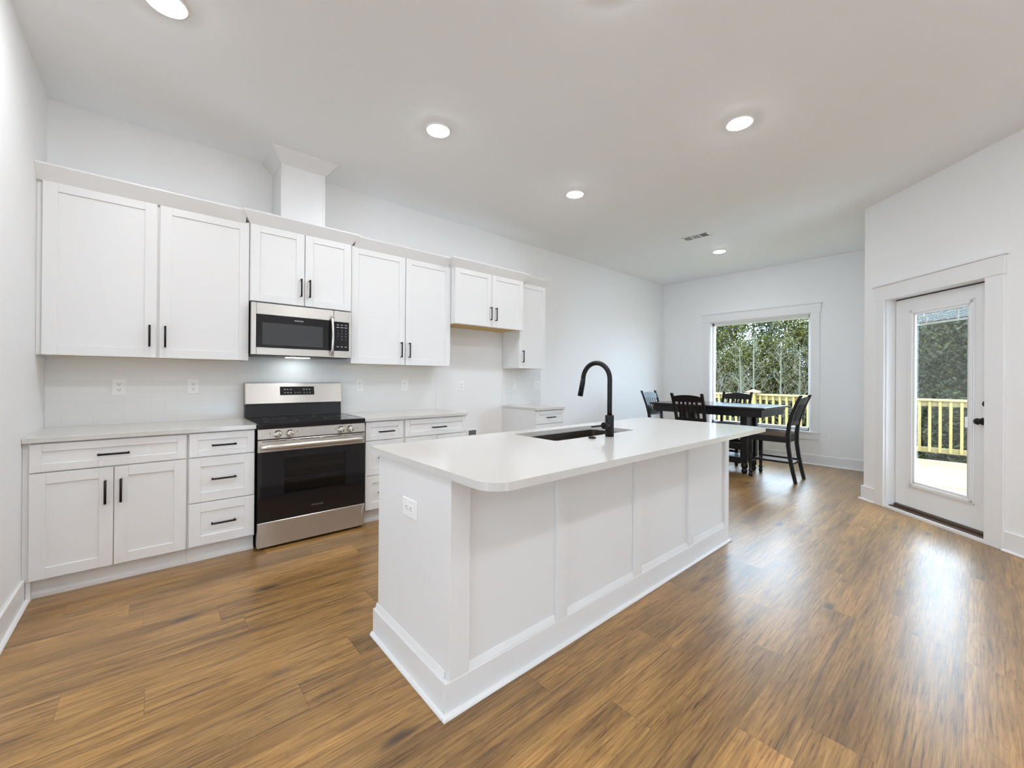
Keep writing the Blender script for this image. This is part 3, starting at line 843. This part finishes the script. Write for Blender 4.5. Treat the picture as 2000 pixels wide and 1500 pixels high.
me = ring_slab(rounded(1.373, 3.972, -3.052, -2.055, .095, .03, .012, .012), rounded(SX0, SX1, SY0, SY1, .025, .025, .025, .025), .887, .917, off)
me.materials.append(MT['quartz'])
o = bpy.data.objects.new('worktop', me); COL.objects.link(o); o.location = off
b = o.modifiers.new('bevel', 'BEVEL'); b.width = .002; b.segments = 2; b.limit_method = 'ANGLE'; b.angle_limit = R(50)
tag(o, 'white quartz island worktop with rounded corner and sink cut-out', 'worktop')
# sink
off = (2.64, -2.33, .88)
t = thing('sink', off, 'undermount stainless sink in the island worktop', 'sink')
wall = .0015
def bowl(sc):
    return rounded(SX0 - .003 + sc, SX1 + .003 - sc, SY0 - .003 + sc, SY1 + .003 - sc, .03, .03, .03, .03, 5)
m = MB(off)
o1, i1, i2 = bowl(0), bowl(wall), bowl(.012)
n = len(o1); zb, zt = .665, .8868
v = [(x, y, zt) for x, y in o1] + [(x, y, zt) for x, y in i1] + [(x, y, zb + .012) for x, y in i1] + [(x, y, zb) for x, y in i2] + [(x, y, zb - .002) for x, y in i2] + [(x, y, zb + .012) for x, y in o1]
f = []
for a, b in ((0, 1), (1, 2), (2, 3), (5, 4), (0, 5)):
    for i in range(n): f.append((a * n + i, a * n + (i + 1) % n, b * n + (i + 1) % n, b * n + i))
f.append(tuple(3 * n + i for i in range(n))); f.append(tuple(4 * n + i for i in range(n)))
m.add(v, f).build('bowl', MT['sinksteel'], t)
MB(off).lathe([(.045, 0), (.045, .002), (.035, .003), (.005, .001)], (2.64, -2.24, zb + .0005), 24).build('drain', MT['steel'], t)
# faucet
FX, FY = 2.640, -2.604
off = (FX, FY, .917)
t = thing('faucet', off, 'tall matte black pull-down faucet behind the sink', 'faucet')
m = MB(off); m.lathe([(.0265, 0), (.0265, .126), (.025, .129), (.016, .129)], (FX, FY, .9172), 28); m.build('faucet_body', MT['blackmetal'], t)
m = MB(off)
rr, cz = .103, 1.264
pts = [(FX, FY, 1.040), (FX, FY, 1.12), (FX, FY, 1.2), (FX, FY, cz)]
pts += [(FX, FY + rr - rr * math.cos(a), cz + rr * math.sin(a)) for a in [math.pi * i / 16 for i in range(1, 16)]]
pts += [(FX, FY + 2 * rr + .001, cz)]
m.tube(pts, .0148, 18); m.build('spout', MT['blackmetal'], t)
m = MB(off); m.tube([(FX, FY + 2 * rr, cz + .004), (FX, FY + 2 * rr + .004, cz - .02), (FX, FY + 2 * rr + .024, cz - .108)], [.0148, .0165, .0175], 18)
hd = m.build('spray_head', MT['blackmetal'], t)
m = MB(off)
for q in (.045, .075): m.box(FX - .021, FX - .014, FY + 2 * rr + .004, FY + 2 * rr + .016, cz - q - .009, cz - q + .005)
m.build('spray_button', MT['blackmetal'], hd, .002)
m = MB(off); m.tube([(FX - .015, FY, .986), (FX - .060, FY, .986)], .0205, 20)
lv = m.build('lever', MT['blackmetal'], t, .001)
m = MB(off); m.tube([(FX - .058, FY + .002, .986), (FX - .072, FY + .012, .985), (FX - .118, FY + .047, .979)], [.006, .0058, .005], 12); m.build('lever_rod', MT['blackmetal'], lv)
m = MB((2.491, -2.588, .917)); m.lathe([(.0225, 0), (.0225, .006), (.019, .009), (.012, .009), (.011, .0115), (.002, .012)], (2.491, -2.588, .9172), 24)
tag(m.build('air_switch', MT['blackmetal']), 'small round black button on the island worktop beside the faucet', 'switch')

# ------------------------------------------------------------------ outlets
def outlet(label, c, w, h, rz=0.0, gangs=1, horizontal=False, group=None):
    """local frame: plate in the xz plane, facing -y"""
    t = thing('outlet', c, label, 'outlet', group, rz)
    MB().box(-w / 2, w / 2, -.006, 0, -h / 2, h / 2).build('cover_plate', MT['plate'], t, .002)
    for g in range(gangs):
        gx_ = (g - (gangs - 1) / 2) * .046
        for e in (-1, 1):
            cx_, cz_ = (gx_, e * .0195) if not horizontal else (e * .0195, 0)
            m = MB(); k = 18; pts = []
            for i in range(k):
                a = 2 * math.pi * i / k
                pts.append((max(-.0165, min(.0165, .0185 * math.cos(a))), max(-.0142, min(.0142, .0185 * math.sin(a)))))
            if horizontal: pts = [(q, -p) for p, q in pts]
            v = [(cx_ + p, -.0085, cz_ + q) for p, q in pts] + [(cx_ + p, -.0055, cz_ + q) for p, q in pts]
            m.add(v, [tuple(range(k))] + [(i, (i + 1) % k, k + (i + 1) % k, k + i) for i in range(k)])
            so = m.build('socket', MT['plate'], t)
            m = MB()
            def slot(u, w_, x_, z_):
                if horizontal: x_, z_, u, w_ = z_, -x_, w_, u
                m.box(cx_ + x_ - u, cx_ + x_ + u, -.0090, -.0080, cz_ + z_ - w_, cz_ + z_ + w_)
            slot(.0014, .0045, -.0065, .003); slot(.0014, .0038, .0065, .003); slot(.0026, .0026, 0, -.0075)
            m.build('slots', MT['slot'], so)
    return t
outlet('white wall outlet on the tile nearest the left corner', (.357, TY, 1.183), .078, .118)
outlet('white wall outlet on the tile beside the range, on its left', (.779, TY, 1.184), .076, .116)
outlet('white wall outlet on the tile just right of the range', (2.092, TY, 1.184), .074, .116)
outlet('white wall outlet on the tile above the worktop between range and fridge space', (2.577, TY, 1.182), .074, .118)
outlet('white wall outlet on bare wall in the empty fridge space', (3.318, 0, 1.174), .076, .118)
outlet('white single wall outlet on the tile under the narrow wall cabinet', (4.152, TY, 1.182), .072, .112)
outlet('wide double wall outlet at the right end of the far tile', (4.575, TY, 1.174), .120, .112, gangs=2)
outlet('white outlet turned sideways on the near end of the island', (ix0, -2.470, .702), .126, .078, -math.pi / 2, horizontal=True)
outlet('white wall outlet low beside the window, right of its sill', (XF, -2.60, .462), .076, .120, -math.pi / 2)
# water supply box for the refrigerator
t = thing('water_box', (3.48, 0, .60), 'recessed grey water supply box low in the fridge space', 'supply box')
m = MB(); m.box(-.075, .075, -.010, 0, .030, .048); m.box(-.075, .075, -.010, 0, -.048, -.030); m.box(-.075, -.058, -.010, 0, -.03, .03); m.box(.058, .075, -.010, 0, -.03, .03)
m.build('frame', MT['plate'], t)
MB().box(-.058, .058, -.003, 0, -.03, .03).build('recess', MT['slot'], t)

# ------------------------------------------------------------------ ceiling fixtures
def downlight(x, y, label, group=None):
    t = thing('downlight', (x, y, H), label, 'ceiling light', group)
    MB().lathe([(.096, 0), (.096, -.004), (.088, -.009), (.072, -.009), (.072, -.002)], (0, 0, 0), 40).build('trim_ring', MT['plate'], t)
    MB().lathe([(.0715, -.0085), (.066, -.0125), (.045, -.0155), (.02, -.0165), (.002, -.0168)], (0, 0, 0), 40).build('lens', MT['led'], t)
downlight(.578, -1.440, 'lit recessed downlight at the upper left, over the corner base cabinet')
downlight(2.125, -1.432, 'lit recessed downlight in front of the range, second in the back row')
downlight(3.693, -1.428, 'lit recessed downlight in front of the fridge space, third in the back row')
downlight(6.629, -1.630, 'lit recessed downlight over the black dining table')
downlight(2.120, -2.975, 'lit recessed downlight at the top edge over the island near end')
downlight(3.690, -2.952, 'lit recessed downlight over the island far end, nearest the door')
for x, y in ((.55, -2.975), (.55, -4.9), (2.12, -4.9), (3.5, -5.0), (-1.6, -4.9), (-3.2, -4.9), (-1.6, -7.0), (2.12, -7.0), (-3.2, -7.0), (.3, -7.0), (-2.0, -2.6)):  # unseen lamps: the first few continue the kitchen grid, the rest are added fill
    downlight(x, y, 'recessed downlight out of view, one of a set partly added as fill', 'downlights behind the camera')
t = thing('ceiling_vent', (5.785, -1.682, H), 'white ceiling air vent with one open dark section near the far downlight', 'vent')
hx_, hy_ = .082, .160
m = MB(); m.box(-hx_, hx_, -hy_, -hy_ + .016, -.006, 0); m.box(-hx_, hx_, hy_ - .016, hy_, -.006, 0); m.box(-hx_, -hx_ + .018, -hy_, hy_, -.006, 0); m.box(hx_ - .018, hx_, -hy_, hy_, -.006, 0)
for y in (-.05, .05): m.box(-hx_, hx_, y - .007, y + .007, -.006, 0)
m.build('frame', MT['plate'], t)
MB().box(-hx_ + .018, hx_ - .018, -hy_ + .016, -.057, -.0012, -.0003).build('duct_opening', MT['slot'], t)
for a, b in ((-.043, .043), (.057, .144)):
    m = MB()
    for i in range(9):
        y = a + (b - a) * (i + .5) / 9; m.hexa([(-.064, y - .005, -.006), (.064, y - .005, -.006), (.064, y - .004, -.006), (-.064, y - .004, -.006)], [(-.064, y + .002, -.0014), (.064, y + .002, -.0014), (.064, y + .003, -.0014), (-.064, y + .003, -.0014)])
    lv_ = m.build('louvers', MT['plate'], t); MB().box(-hx_ + .018, hx_ - .018, a - .001, b + .001, -.0012, -.0003).build('louver_backing', MT['blind'], lv_)

# ------------------------------------------------------------------ dining table and chairs
tx0, tx1, ty0, ty1 = 6.350, 7.350, -2.300, -.705
off = ((tx0 + tx1) / 2, (ty0 + ty1) / 2, 0)
t = thing('dining_table', off, 'counter-height black dining table on turned posts below the window', 'table')
m = MB(off); m.box(tx0, tx1, ty0, ty1, .886, .914); m.build('table_top', MT['tabletop'], t, .006, 2)
m = MB(off); ia = .045
m.box(tx0 + ia, tx1 - ia, ty0 + ia, ty0 + ia + .025, .785, .886); m.box(tx0 + ia, tx1 - ia, ty1 - ia - .025, ty1 - ia, .785, .886)
m.box(tx0 + ia, tx0 + ia + .025, ty0 + ia + .025, ty1 - ia - .025, .785, .886); m.box(tx1 - ia - .025, tx1 - ia, ty0 + ia + .025, ty1 - ia - .025, .785, .886)
m.box(tx0 + ia - .008, tx1 - ia + .008, ty0 + ia - .008, ty1 - ia + .008, .874, .8858)
m.build('apron', MT['blackwood'], t, .003)
PX, PY = (6.578, 6.905), (-1.995, -1.135)
for yy in PY:
    for xx in PX:
        m = MB(off); m.box(xx - .043, xx + .043, yy - .043, yy + .043, .150, .785)
        m.lathe([(.020, 0), (.030, .006), (.037, .030), (.038, .046), (.030, .060), (.024, .066), (.034, .074), (.040, .090), (.042, .112), (.040, .128), (.034, .140), (.034, .151)], (xx, yy, 0), 20)
        m.build('post', MT['blackwood'], t, .004)
    m = MB(off); m.box(PX[0] + .043, PX[1] - .043, yy - .012, yy + .012, .42, .785); m.build('end_panel', MT['blackwood'], t, .002)
    m = MB(off); m.box(PX[0] + .043, PX[1] - .043, yy - .015, yy + .015, .16, .22); m.build('end_rail', MT['blackwood'], t, .002)
for xx in PX:
    m = MB(off); m.box(xx - .014, xx + .014, PY[0] + .043, PY[1] - .043, .320, .410); m.build('stretcher', MT['blackwood'], t, .003)
    m = MB(off); m.box(xx - .014, xx + .014, PY[0] + .043, PY[1] - .043, .130, .190); m.build('lower_rail', MT['blackwood'], t, .003)
MB(off).box(PX[0] - .014, PX[1] + .014, PY[0] + .0435, PY[1] - .0435, .1902, .212).build('shelf', MT['blackwood'], t, .002)

def make_chair():
    """origin on the floor under the seat, facing +y"""
    t = thing('dining_chair', (0, 0, 0), '', 'chair')
    wr, wf = .182, .190          # half widths of rear and front legs
    prof = [(0, -.283, .038), (.12, -.256, .040), (.30, -.222, .042), (.45, -.203, .043), (.58, -.200, .044), (.72, -.214, .042), (.86, -.251, .040), (1.0, -.303, .038), (1.062, -.330, .036)]
    top = 1.085
    for sx in (-1, 1):
        m = MB(); rings = []
        for z, y, d in prof + [(top, -.342, .030)]:
            xx = sx * (wr + .022 * max(0, (z - .45)) / .6)
            rings.append([(xx - .017, y - d / 2, z), (xx + .017, y - d / 2, z), (xx + .017, y + d / 2, z), (xx - .017, y + d / 2, z)])
        m.sweep(rings); m.build('rear_post', MT['blackwood'], t, .003)
        m = MB(); m.box(sx * wf - .022, sx * wf + .022, .198, .242, .30, .56)
        m.lathe([(.014, 0), (.019, .006), (.024, .028), (.024, .042), (.018, .054), (.016, .060), (.024, .068), (.026, .080), (.020, .092), (.017, .100), (.019, .14), (.022, .22), (.024, .27), (.022, .30)], (sx * wf, .220, 0), 16)
        m.build('front_leg', MT['blackwood'], t, .002)
        m = MB(); xx = sx * wf * .985
        m.hexa([(xx - .010, -.225, .232), (xx + .010, -.225, .232), (xx + .010, .2, .232), (xx - .010, .2, .232)], [(xx - .010, -.225, .258), (xx + .010, -.225, .258), (xx + .010, .2, .258), (xx - .010, .2, .258)])
        m.build('side_stretcher', MT['blackwood'], t, .002)
    MB().box(-wf + .02, wf - .02, .208, .232, .200, .230).build('front_stretcher', MT['blackwood'], t, .002)
    MB().box(-wr + .015, wr - .015, -.242, -.222, .215, .240).build('rear_stretcher', MT['blackwood'], t, .002)
    m = MB(); m.hexa([(-.196, -.2, .487), (.196, -.2, .487), (.214, .245, .487), (-.214, .245, .487)], [(-.196, -.2, .560), (.196, -.2, .560), (.214, .245, .560), (-.214, .245, .560)])
    m.build('seat_frame', MT['blackwood'], t, .004)
    # padded seat: domed grid
    m = MB(); nx, ny = 12, 12; v = []; f = []
    for j in range(ny + 1):
        for i in range(nx + 1):
            u, w_ = i / nx * 2 - 1, j / ny * 2 - 1
            hw = .186 + .022 * (w_ + 1) / 2
            dome = ((1 - abs(u) ** 4) * (1 - abs(w_) ** 4)) ** .5
            v.append((u * hw, .022 + w_ * .215, .575 + .046 * dome))
    for j in range(ny):
        for i in range(nx): f.append((j * (nx + 1) + i, j * (nx + 1) + i + 1, (j + 1) * (nx + 1) + i + 1, (j + 1) * (nx + 1) + i))
    edge = list(range(nx + 1)) + [(j + 1) * (nx + 1) + nx for j in range(ny)] + [ny * (nx + 1) + i for i in range(nx - 1, -1, -1)] + [j * (nx + 1) for j in range(ny - 1, 0, -1)]
    b0 = len(v)
    for e in edge: v.append((v[e][0], v[e][1], .5602))
    k = len(edge)
    for i in range(k): f.append((edge[i], b0 + i, b0 + (i + 1) % k, edge[(i + 1) % k]))
    f.append(tuple(b0 + i for i in range(k)))
    m.add(v, f, True).build('seat_cushion', MT['fabric'], t)
    # crest rail, arched along the top and bowed
    def yb(z): 
        for (za, ya, _), (zb_, yb_, _) in zip(prof, prof[1:]):
            if za <= z <= zb_: return ya + (yb_ - ya) * (z - za) / (zb_ - za)
        return prof[-1][1]
    m = MB(); rings = []
    for i in range(15):
        u = -1 + 2 * i / 14; xx = u * (wr + .004); bow = -.014 * (1 - u * u); zt = 1.040 + .022 * (1 - u * u); zb_ = .965
        rings.append([(xx, yb(zb_) + bow - .010, zb_), (xx, yb(zb_) + bow + .010, zb_), (xx, yb(1.04) + bow + .010, zt), (xx, yb(1.04) + bow - .010, zt)])
    m.sweep(rings); m.build('crest_rail', MT['blackwood'], t)
    m = MB(); rings = []
    for i in range(9):
        u = -1 + 2 * i / 8; xx = u * (wr - .006); bow = -.012 * (1 - u * u)
        rings.append([(xx, yb(.715) + bow - .009, .700), (xx, yb(.715) + bow + .009, .700), (xx, yb(.75) + bow + .009, .752), (xx, yb(.75) + bow - .009, .752)])
    m.sweep(rings); m.build('lower_back_rail', MT['blackwood'], t)
    for k in range(5):
        u = (k - 2) / 3.0; m = MB(); rings = []
        for i in range(6):
            z = .745 + .225 * i / 5; xx = u * (wr - .004); bow = -.013 * (1 - u * u); y = yb(z) + bow
            rings.append([(xx - .015, y - .006, z), (xx + .015, y - .006, z), (xx + .015, y + .006, z), (xx - .015, y + .006, z)])
        m.sweep(rings); m.build('back_slat', MT['blackwood'], t)
    return t
chair = make_chair()
spots = [((6.672, -2.322, 0), 0, 'black slat-back dining chair with brown seat at the table end nearest the door'),
         ((6.245, -1.506, 0), -90, 'black slat-back dining chair with its back to the kitchen island'),
         ((7.255, -1.536, 0), 90, 'black slat-back dining chair between the table and the window'),
         ((6.700, -.825, 0), 180, 'black slat-back dining chair at the table end by the long back wall')]
for i, (loc, rz, lab) in enumerate(spots):
    c = chair if i == 0 else copy_tree(chair)
    c.location = loc; c.rotation_euler = (0, 0, R(rz)); c['label'] = lab; c['group'] = 'dining chairs around the table'

# ------------------------------------------------------------------ deck outside
DZD, RX = -.08, 10.5
off = (9.4, -3.0, DZD)
t = thing('deck', off, 'pale new timber deck floor outside the door', 'deck')
m = MB(off); bw = .139; x = 6.0
def house_edge(x_):
    return None
while x < RX + .12:
    xa, xb = x, min(x + bw - .006, RX + .13)
    ytop = 3.0 if xa > XF + .16 else min(-3.46, J.y - .20 - (0.0 if xa > J.x + .1 else (J.x + .1 - xb) * 1.04))
    if xb <= XF + .16 or xa > XF + .16:
        m.box(xa, xb, -8.5, ytop, DZD - .035, DZD)
    x += bw
m.build('deck_boards', MT['deckwood'], t)
MB(off).box(6.2, RX + .12, -8.5, -8.46, DZD - .24, DZD - .036).build('rim_joist', MT['deckwood'], t)
MB(off).box(RX + .085, RX + .12, -8.46, 3.0, DZD - .24, DZD - .036).build('outer_joist', MT['deckwood'], t)
off = (RX, -2.8, DZD)
t = thing('deck_railing', off, 'pale timber deck railing with square balusters seen through window and door', 'railing')
y0, y1 = -8.4, 2.9
MB(off).box(RX - .07, RX + .07, y0, y1, .935, .972).build('cap_rail', MT['deckwood'], t, .003)
MB(off).box(RX - .019, RX + .019, y0, y1, .846, .934).build('upper_rail', MT['deckwood'], t, .002)
MB(off).box(RX - .019, RX + .019, y0, y1, .062, .148).build('lower_rail', MT['deckwood'], t, .002)
y = -8.2
while y < 2.8:
    if abs(y + .825) > .09 and abs(y + 5.0) > .09:
        MB(off).box(RX - .055, RX - .0192, y - .018, y + .018, .075, .930).build('baluster', MT['baluster'], t)
    y += .1228
for yy in (-.825, -5.0):
    m = MB(off); m.box(RX - .108, RX - .0195, yy - .045, yy + .045, DZD, .990); po = m.build('railing_post', MT['baluster'], t, .002)
    m = MB(off); xc = RX - .064
    m.box(xc - .075, xc + .075, yy - .115, yy + .115, .990, 1.012)
    m.hexa([(xc - .09, yy - .135, 1.012), (xc + .09, yy - .135, 1.012), (xc + .09, yy + .135, 1.012), (xc - .09, yy + .135, 1.012)], [(xc - .006, yy - .01, 1.068), (xc + .006, yy - .01, 1.068), (xc + .006, yy + .01, 1.068), (xc - .006, yy + .01, 1.068)])
    m.build('post_cap', MT['pinkcap'], po)

# ------------------------------------------------------------------ the wood beyond the deck
GZ = -1.6
struct(MB((25, 0, GZ)).box(8.6, 70, -45, 50, GZ - .3, GZ).build('ground', MT['ground']))

def leaf_mesh(name, centres, normals_seed, size, aspect, mat, parent):
    """one mesh of many small leaf blades; centres: (n,3)"""
    rs = np.random.RandomState(normals_seed)
    n = len(centres)
    a = rs.normal(size=(n, 3)); a /= np.linalg.norm(a, axis=1)[:, None]
    b = rs.normal(size=(n, 3)); b -= (b * a).sum(1)[:, None] * a; b /= np.linalg.norm(b, axis=1)[:, None]
    s = size * rs.uniform(.6, 1.3, (n, 1))
    a = a * s * aspect; b = b * s
    v = np.stack([centres - a - b * .3, centres + a * .0 - b, centres + a + b * .3, centres + b], 1).reshape(-1, 3)
    me = bpy.data.meshes.new(name)
    me.vertices.add(4 * n); me.vertices.foreach_set('co', v.ravel())
    me.loops.add(4 * n); me.loops.foreach_set('vertex_index', np.arange(4 * n))
    me.polygons.add(n); me.polygons.foreach_set('loop_start', np.arange(0, 4 * n, 4)); me.polygons.foreach_set('loop_total', np.full(n, 4))
    me.update(calc_edges=True); me.validate()
    me.materials.append(mat)
    o = bpy.data.objects.new(name, me); COL.objects.link(o)
    if parent: o.parent = parent
    return o

def pine(loc, h, rad, seed, label, mat='pine', tufts=230, per=26, low=.25, size=.10):
    t = thing('pine_tree', loc, label, 'tree')
    rs = np.random.RandomState(seed)
    m = MB(); m.tube([(0, 0, 0), (.05, .03, h * .5), (0, .02, h * .97)], [.13, .09, .02], 8); m.build('trunk', MT['bark'], t)
    br = MB(); cs = []
    for k in range(tufts):
        u = low + (1 - low) * rs.rand() ** .8
        r = rad * (1 - u) ** .55 * (.35 + .65 * rs.rand()) + .12
        a = rs.rand() * 6.283; z = u * h
        tip = np.array([r * math.cos(a), r * math.sin(a), z + r * .25])
        if k % 3 == 0: br.tube([(0, 0, z - r * .15), tuple(tip)], [.018, .006], 4, cap=False)
        q = rs.normal(size=(per, 3)) * np.array([.24, .24, .17]) * (.8 + rad * .12)
        cs.append(tip + q)
    br.build('branches', MT['bark'], t)
    leaf_mesh('foliage', np.concatenate(cs), seed + 5, size, .22, MT[mat], t)
    return t

def sapling(loc, h, seed, label, lean=.0, mat='palebark', leaves=0, rad=.9):
    t = thing('bare_sapling', loc, label, 'tree')
    rs = np.random.RandomState(seed)
    m = MB(); m.tube([(0, 0, 0), (lean * .3, lean * .5, h * .5), (lean, lean * .6, h)], [.045, .03, .006], 7); m.build('trunk', MT[mat], t)
    m = MB(); tips = []
    for k in range(46):
        u = .22 + .75 * rs.rand(); a = rs.rand() * 6.283; r = rad * (1.1 - u) * (.5 + rs.rand())
        b = np.array([lean * u, lean * u * .6, u * h]); e = b + np.array([r * math.cos(a), r * math.sin(a), r * (.5 + .8 * rs.rand())])
        mid = (b + e) / 2 + rs.normal(size=3) * .06
        m.tube([tuple(b), tuple(mid), tuple(e)], [.009, .006, .002], 4, cap=False); tips.append(e)
        for q in range(3):
            e2 = mid + (e - mid) * rs.rand() + rs.normal(size=3) * .22 + np.array([0, 0, .15]); m.tube([tuple(mid + (e - mid) * .3 * q), tuple(e2)], [.004, .0015], 3, cap=False); tips.append(e2)
    m.build('twigs', MT[mat], t)
    if leaves:
        c = np.array(tips)[rs.randint(0, len(tips), leaves)] + rs.normal(size=(leaves, 3)) * .12
        leaf_mesh('leaves', c, seed + 2, .035, .6, MT['brush'], t)
    return t

def ray_point(px, dist):
    """place outdoors along the sight line over pixel column px at plan distance dist"""
    d = fw + rt * ((px - 1000) / 799.356)
    d = Vector((d.x, d.y, 0)).normalized() * dist
    return (0.545 + d.x, -4.091 + d.y, GZ)
pine(ray_point(1428, 23), 5.8, 2.0, 11, 'bushy pine behind the deck railing, at the left of the window')
pine(ray_point(1472, 25), 7.0, 2.2, 12, 'tall dark pine in the middle of the window view', 'pine_dark', 260)
pine(ray_point(1507, 27), 6.6, 2.0, 13, 'pine just right of the tall dark pine', 'pine_dark', 200)
pine(ray_point(1552, 23), 6.6, 1.5, 14, 'yellow-green pine near the right of the window view', 'pine', 170)
pine(ray_point(1578, 22), 5.4, 1.8, 15, 'low bushy pine at the right edge of the window', 'pine', 210)
pine(ray_point(1402, 26), 6.2, 1.8, 16, 'grey-green pine at the left edge of the window', 'grey_leaf', 210)
pine(ray_point(1505, 21), 4.6, 1.7, 17, 'small green pine between the pale saplings', 'pine', 190, low=.1)
pine(ray_point(1450, 20.5), 4.3, 1.6, 18, 'small green pine low behind the post cap', 'pine', 180, low=.1)
pine(ray_point(1535, 31), 7.0, 2.6, 19, 'thin grey-leaved tree against the sky at the right of the window', 'grey_leaf', 150, 14)
pine(ray_point(1360, 24), 6.0, 2.2, 20, 'pine hidden left of the window opening', 'pine', 200)
pine(ray_point(1640, 23), 5.8, 2.2, 21, 'pine hidden right of the window opening', 'pine', 200)
sapling(ray_point(1472, 17.5), 4.6, 31, 'grey leafless sapling with straight trunk in mid window')
sapling(ray_point(1525, 17), 4.2, 32, 'pale leafless sapling right of the window centre', leaves=200)
sapling(ray_point(1562, 16.5), 4.0, 33, 'pale sapling with sparse yellow leaves at the window right', leaves=420)
sapling(ray_point(1437, 16.8), 4.0, 34, 'thin forked leafless sapling above the post cap', lean=-.5)
sapling(ray_point(1408, 16.2), 3.6, 35, 'arching leafless sapling low at the window left', lean=.9, mat='bark', rad=1.3)
# thicket of winter brush that closes the wood low down
rs = np.random.RandomState(77)
n = 70000
ang = rs.uniform(1330, 1765, n); dist = rs.uniform(19.5, 27, n)
dd = np.array([[*(fw + rt * ((a - 1000) / 799.356)).normalized()[:2]] for a in ang])
hz = 3.9 * (.72 + .28 * np.sin(ang * .09) * np.cos(dist * 1.3)) * rs.rand(n) ** .8
pts = np.stack([.545 + dd[:, 0] * dist, -4.091 + dd[:, 1] * dist, GZ + hz], 1)
th = leaf_mesh('thicket', pts - np.array([20, 2, GZ]), 78, .085, .35, MT['brush'], None)
th.location = (20, 2, GZ)
th['kind'] = 'stuff'; tag(th, 'tangled brown and green undergrowth filling the wood behind the deck', 'undergrowth')
# evergreens outside the door
def evergreen(loc, h, rx, ry, seed, label, n=44000, size=.048, mat='cedar'):
    t = thing('evergreen_tree', loc, label, 'tree')
    rs = np.random.RandomState(seed)
    m = MB(); m.tube([(0, 0, 0), (0, 0, h * .8)], [.16, .04], 8); m.build('trunk', MT['bark'], t)
    k = 150
    u = rs.rand(k); a = rs.rand(k) * 6.283; q = np.sqrt(rs.rand(k)) * (1 - u * .55)
    cl = np.stack([q * rx * np.cos(a), q * ry * np.sin(a), .15 + u * (h - .3)], 1)
    c = cl[rs.randint(0, k, n)] + rs.normal(size=(n, 3)) * np.array([.30, .30, .20])
    c[:, 2] = np.maximum(c[:, 2], .03)
    leaf_mesh('foliage', c, seed + 3, size, .45, MT[mat], t)
    return t
evergreen(ray_point(1800, 15.2), 4.6, 1.7, 1.7, 51, 'dense dark evergreen beyond the railing, left in the door glass')
evergreen(ray_point(1868, 14.6), 4.75, 1.7, 1.7, 52, 'dense grey-green evergreen beyond the railing, right in the door glass')
evergreen(ray_point(1985, 16.5), 4.6, 1.8, 1.8, 54, 'dense evergreen hidden right of the door glass')
evergreen(ray_point(1836, 18.0), 5.0, 2.4, 2.4, 55, 'taller evergreen standing behind the other two in the door glass')
